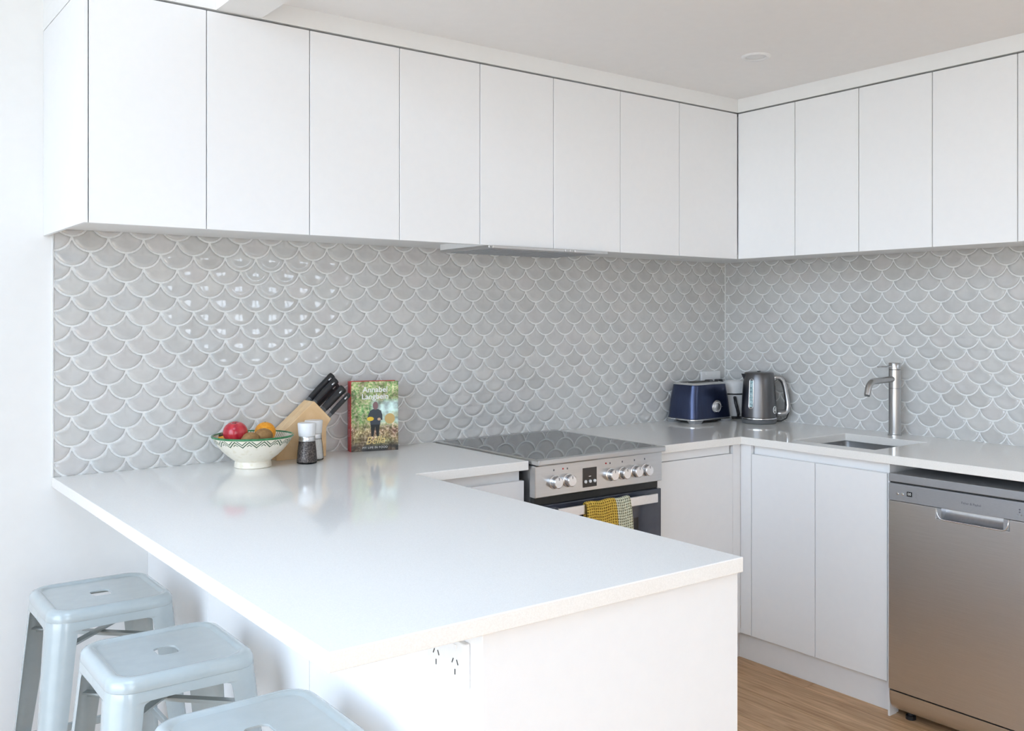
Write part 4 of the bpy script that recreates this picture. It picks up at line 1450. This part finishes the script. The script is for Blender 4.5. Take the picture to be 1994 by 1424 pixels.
# ------------------------------------------------------------------ salt and pepper mills
for nm, loc, fill, lab in (('pepper_mill', (-2.262, -0.205), M['pepper'], 'glass pepper mill with white cap full of dark peppercorns'),
                           ('salt_mill', (-2.213, -0.150), M['salt'], 'glass salt mill with white cap behind the pepper mill')):
    t = thing(nm, (*loc, TOP), lab, 'mill', 'salt and pepper mills', local=True)
    gl_ = MB().lathe([(0.0295, 0.0), (0.0325, 0.003), (0.0325, 0.010), (0.0300, 0.040), (0.0262, 0.072)], 32).build('jar', M['glass'], t, smooth=True, angle=50)
    MB().lathe([(0.028, 0.004), (0.0312, 0.007), (0.0287, 0.040), (0.0250, 0.070)], 32).build('filling', fill, t, smooth=True, angle=50)
    MB().lathe([(0.0262, 0.0722), (0.0268, 0.0735), (0.0262, 0.087), (0.0255, 0.088)], 32).build('collar', M['satin'], t, smooth=True, angle=40)
    MB().lathe([(0.0258, 0.0885), (0.0268, 0.090), (0.0298, 0.128), (0.0285, 0.131), (0.0, 0.132)], 32, cap1=False).build('cap', M['white_plastic'], t, smooth=True, angle=40)


# ------------------------------------------------------------------ fruit bowl
def bowl_mat(inner):
    m, tt, b = new_mat('bowl_inside' if inner else 'bowl_outside')
    b.inputs['Roughness'].default_value = 0.28
    tc_ = tt.nodes.new('ShaderNodeTexCoord')
    sp_ = tt.nodes.new('ShaderNodeSeparateXYZ')
    tt.links.new(tc_.outputs['Object'], sp_.inputs[0])

    def mth(op, a, bb=None, cc=None):
        n = tt.nodes.new('ShaderNodeMath')
        n.operation = op
        for i, v in enumerate((a, bb, cc)):
            if v is None:
                continue
            if isinstance(v, (int, float)):
                n.inputs[i].default_value = v
            else:
                tt.links.new(v, n.inputs[i])
        return n.outputs[0]
    ang = mth('ARCTAN2', sp_.outputs['Y'], sp_.outputs['X'])
    if inner:
        st = mth('PINGPONG', mth('MULTIPLY', ang, 90 / (2 * PI)), 0.5)
        line = mth('MULTIPLY', mth('LESS_THAN', st, 0.14), mth('GREATER_THAN', sp_.outputs['Z'], 0.06))
    else:
        tri = mth('PINGPONG', mth('MULTIPLY', ang, 17 / (2 * PI)), 0.5)       # 0..0.5
        zz = sp_.outputs['Z']
        l1 = mth('LESS_THAN', mth('ABSOLUTE', mth('SUBTRACT', zz, mth('ADD', mth('MULTIPLY', tri, 0.036), 0.0735))), 0.0021)
        l2 = mth('LESS_THAN', mth('ABSOLUTE', mth('SUBTRACT', zz, mth('ADD', mth('MULTIPLY', tri, 0.036), 0.0815))), 0.0018)
        l3 = mth('LESS_THAN', mth('ABSOLUTE', mth('SUBTRACT', zz, mth('ADD', mth('MULTIPLY', tri, 0.036), 0.0655))), 0.0016)
        l3 = mth('MULTIPLY', l3, mth('GREATER_THAN', zz, 0.0775))
        line = mth('MULTIPLY', mth('MINIMUM', mth('ADD', mth('ADD', l1, l2), l3), 1.0), mth('LESS_THAN', zz, 0.0935))
    nz = tt.nodes.new('ShaderNodeTexNoise')
    nz.inputs['Scale'].default_value = 60
    tt.links.new(tc_.outputs['Object'], nz.inputs['Vector'])
    rp_ = tt.nodes.new('ShaderNodeValToRGB')
    rp_.color_ramp.elements[0].position = 0.30
    rp_.color_ramp.elements[0].color = (0.80, 0.73, 0.58, 1)
    rp_.color_ramp.elements[1].position = 0.45
    rp_.color_ramp.elements[1].color = (0.87, 0.815, 0.70, 1)
    tt.links.new(nz.outputs['Fac'], rp_.inputs[0])
    mx = tt.nodes.new('ShaderNodeMix')
    mx.data_type = 'RGBA'
    tt.links.new(line, mx.inputs['Factor'])
    tt.links.new(rp_.outputs[0], mx.inputs['A'])
    mx.inputs['B'].default_value = (0.06, 0.12, 0.06, 1)
    tt.links.new(mx.outputs['Result'], b.inputs['Base Color'])
    return m


BX, BY = -2.428, -0.168
t = thing('fruit_bowl', (BX, BY, TOP), 'cream footed ceramic bowl with green rim and zigzag band', 'bowl', local=True)
MB().lathe([(0.055, 0.0), (0.0575, 0.002), (0.0565, 0.014), (0.0545, 0.020), (0.062, 0.026), (0.078, 0.038), (0.094, 0.053), (0.108, 0.070), (0.119, 0.086), (0.1255, 0.0985)], 64, cap1=False).build('bowl', bowl_mat(False), t, smooth=True, angle=50)
MB().lathe([(0.1215, 0.0985), (0.114, 0.086), (0.102, 0.070), (0.086, 0.053), (0.066, 0.040), (0.035, 0.034), (0.0, 0.033)], 64, cap0=False, cap1=False).build('inside', bowl_mat(True), t, smooth=True)
MB().tube([(0.1238 * math.cos(2 * PI * k_ / 64), 0.1238 * math.sin(2 * PI * k_ / 64), 0.0985) for k_ in range(64)], 0.0034, 8, closed=True).build('rim', M['green_glaze'], t, smooth=True)


def fruit(name, x_, y_, z_, label, cat, prof, material, rot=(0, 0, 0), group='fruit in the bowl'):
    o = thing(name, (x_, y_, z_), label, cat, group, local=True)
    o.rotation_euler = rot
    MB().lathe(prof, 28, cap0=False, cap1=False).build('skin', material, o, smooth=True)
    return o


def sph(rx, rz, n=14, dimple=0.0):
    out = []
    for k_ in range(n + 1):
        a = -PI / 2 + PI * k_ / n
        r, z = rx * math.cos(a), rz * math.sin(a)
        if dimple:
            q = max(0, 1 - r / (rx * 0.55))
            z -= dimple * q * q * (1 if z > 0 else -0.6)
        out.append((max(r, 0.0), z))
    return out


ap = fruit('apple', BX - 0.060, BY - 0.008, TOP + 0.1135, 'glossy red apple on the left side of the fruit bowl', 'apple', sph(0.0375, 0.0345, 16, 0.009), M['apple'], (0.12, -0.1, 0))
MB().tube([(0, 0, 0.020), (0.001, 0.0, 0.027), (0.002, 0.001, 0.031)], 0.0014, 6).build('stem', M['brown'], ap)
k1 = fruit('kiwi', BX - 0.026, BY - 0.046, TOP + 0.0915, 'brown kiwifruit at the front centre of the bowl', 'kiwi', sph(0.0235, 0.030), M['kiwi'], (PI / 2, 0, 0.9))
k2 = fruit('kiwi', BX + 0.020, BY - 0.036, TOP + 0.0975, 'larger brown kiwifruit in front of the orange', 'kiwi', sph(0.0255, 0.032), M['kiwi'], (PI / 2, 0, 1.9))
for k_ in (k1, k2):
    MB().lathe([(0.0, 0.002), (0.003, 0.001), (0.0035, -0.001)], 8, Matrix.Translation((0, 0, 0.0305))).build('stalk_end', M['brown'], k_)
og = fruit('orange', BX + 0.050, BY + 0.024, TOP + 0.1030, 'bright orange at the right back of the fruit bowl', 'orange', sph(0.0335, 0.0325), M['orange'])
MB().lathe([(0.0, 0.0335), (0.003, 0.0325), (0.0035, 0.0315)], 8).build('stalk_end', M['brown'], og)
mo = fruit('mandarin', BX - 0.070, BY + 0.040, TOP + 0.090, 'small mandarin mostly hidden behind the red apple', 'mandarin', sph(0.026, 0.022), M['orange'])
MB().lathe([(0.0, 0.0235), (0.003, 0.022)], 8).build('stalk_end', M['brown'], mo)
lf = thing('dried_stalk', (BX - 0.085, BY + 0.01, TOP + 0.1), 'dark brown stalk poking over the left bowl rim', 'stalk', 'fruit in the bowl', local=True)
MB().tube([(-0.020, 0.0, 0.004), (-0.008, 0.0, 0.008), (0.006, 0.0, 0.012), (0.016, 0.002, 0.022)], [0.003, 0.005, 0.0055, 0.004], 8).build('stalk', M['brown'], lf, smooth=True)

# ------------------------------------------------------------------ stools
SH = 0.65


def make_stool():
    root = bpy.data.objects.new('bar_stool', None)
    root.empty_display_size = 0.05
    COL.objects.link(root)
    ORG[root.name] = Vector((0, 0, 0))
    n = 7

    def rr(half, r, z, dx=1.0, dy=1.0):
        return rrect(-half * dx, half * dx, -half * dy, half * dy, r, z, n)
    loops = [rr(0.1530, 0.052, SH - 0.0275), rr(0.1528, 0.052, SH - 0.018), rr(0.1510, 0.051, SH - 0.010), rr(0.1465, 0.049, SH - 0.0035), rr(0.1400, 0.046, SH - 0.0005), rr(0.1345, 0.043, SH),
             rr(0.1290, 0.040, SH - 0.0012), rr(0.1255, 0.038, SH - 0.0050), rr(0.1220, 0.036, SH - 0.0056), rr(0.07, 0.022, SH - 0.0056)]
    hole = []
    for x_, y_, z_ in rrect(-0.0235, 0.0235, -0.0270, 0.0270, 0.013, SH - 0.0060, n):
        hole.append((x_, y_, z_))
    loops.append(hole)
    loops.append([(x_ * 0.97, y_ * 0.97, z_ - 0.004) for x_, y_, z_ in hole])
    st = MB().loft(loops, False, False).build('seat', M['stool'], root, smooth=True, angle=60)
    md = st.modifiers.new('solid', 'SOLIDIFY')
    md.thickness = 0.0016
    md.offset = -1
    st.modifiers.new('normals', 'WEIGHTED_NORMAL').keep_sharp = True

    def corner(z):
        return 0.1515 + (0.205 - 0.1515) * (SH - 0.028 - z) / (SH - 0.028)
    prof = [(SH - 0.0282, 1.0), (SH - 0.0470, 1.0), (SH - 0.0485, 0.076), (SH - 0.0520, 0.067), (SH - 0.0580, 0.064), (0.55, 0.062), (0.40, 0.057), (0.28, 0.051), (0.16, 0.044), (0.06, 0.038), (0.012, 0.036)]
    for sx_, sy_ in ((-1, -1), (1, -1), (1, 1), (-1, 1)):
        loops = []
        for z, w in prof:
            c = corner(z)
            w = min(w, c - 0.0001)
            r = min(0.050 - 0.018 * (SH - z) / SH, w * 0.75)
            lp = [(c - w, c, z)]
            for i in range(9):
                a = PI / 2 - PI / 2 * i / 8
                lp.append((c - r + r * math.cos(a), c - r + r * math.sin(a), z))
            lp.append((c, c - w, z))
            loops.append([(x_ * sx_, y_ * sy_, z_) for x_, y_, z_ in lp])
        lg = MB().loft(loops, False, False, closed=False).build('leg', M['stool'], root, smooth=True, angle=70)
        # consistent outward facing for the shell thickness
        md = lg.modifiers.new('solid', 'SOLIDIFY')
        md.thickness = 0.0018
        md.offset = 0
        lg.modifiers.new('normals', 'WEIGHTED_NORMAL').keep_sharp = True
        c = corner(0.012)
        MB().box(sx_ * (c - 0.018) - 0.016, sx_ * (c - 0.018) + 0.016, sy_ * (c - 0.018) - 0.016, sy_ * (c - 0.018) + 0.016, 0.0, 0.011, 0.003).build('foot', M['rubber'], lg)
    for s_ in (1, -1):
        zc = 0.550 - (0.008 if s_ < 0 else 0)
        c = corner(zc) - 0.022
        mt = Matrix.Rotation(s_ * PI / 4, 4, 'Z')
        MB().box(-c * 1.414, c * 1.414, -0.010, 0.010, zc - 0.002, zc + 0.002, mtx=mt).box(-c * 1.414, c * 1.414, 0.0085, 0.010, zc - 0.014, zc - 0.002, mtx=mt).build('brace', M['stool'], root)
    for ax in (0, 1):
        for sg in (-1, 1):
            zc = 0.24
            c = corner(zc) - 0.004
            if ax == 0:
                MB().box(-c + 0.02, c - 0.02, sg * c - 0.010, sg * c + 0.002, zc - 0.010, zc + 0.010, 0.002).build('foot_rail', M['stool'], root)
            else:
                MB().box(sg * c - 0.006, sg * c + 0.006, -c + 0.02, c - 0.02, zc - 0.010, zc + 0.010, 0.002).build('foot_rail', M['stool'], root)
    return root


s1 = make_stool()
spots = [((-2.935, -0.402, 0.0), 'pale blue-grey metal stool farthest back, beside the white wall'),
         ((-2.930, -0.953, 0.0), 'pale blue-grey metal stool in the middle of the row of three'),
         ((-2.924, -1.470, 0.0), 'nearest pale blue-grey metal stool, cut off by the bottom edge')]
for i, (loc, lab) in enumerate(spots):
    o = s1 if i == 0 else copy_tree(s1)
    o.location = loc
    tag(o, lab, 'stool', 'metal stools along the peninsula')
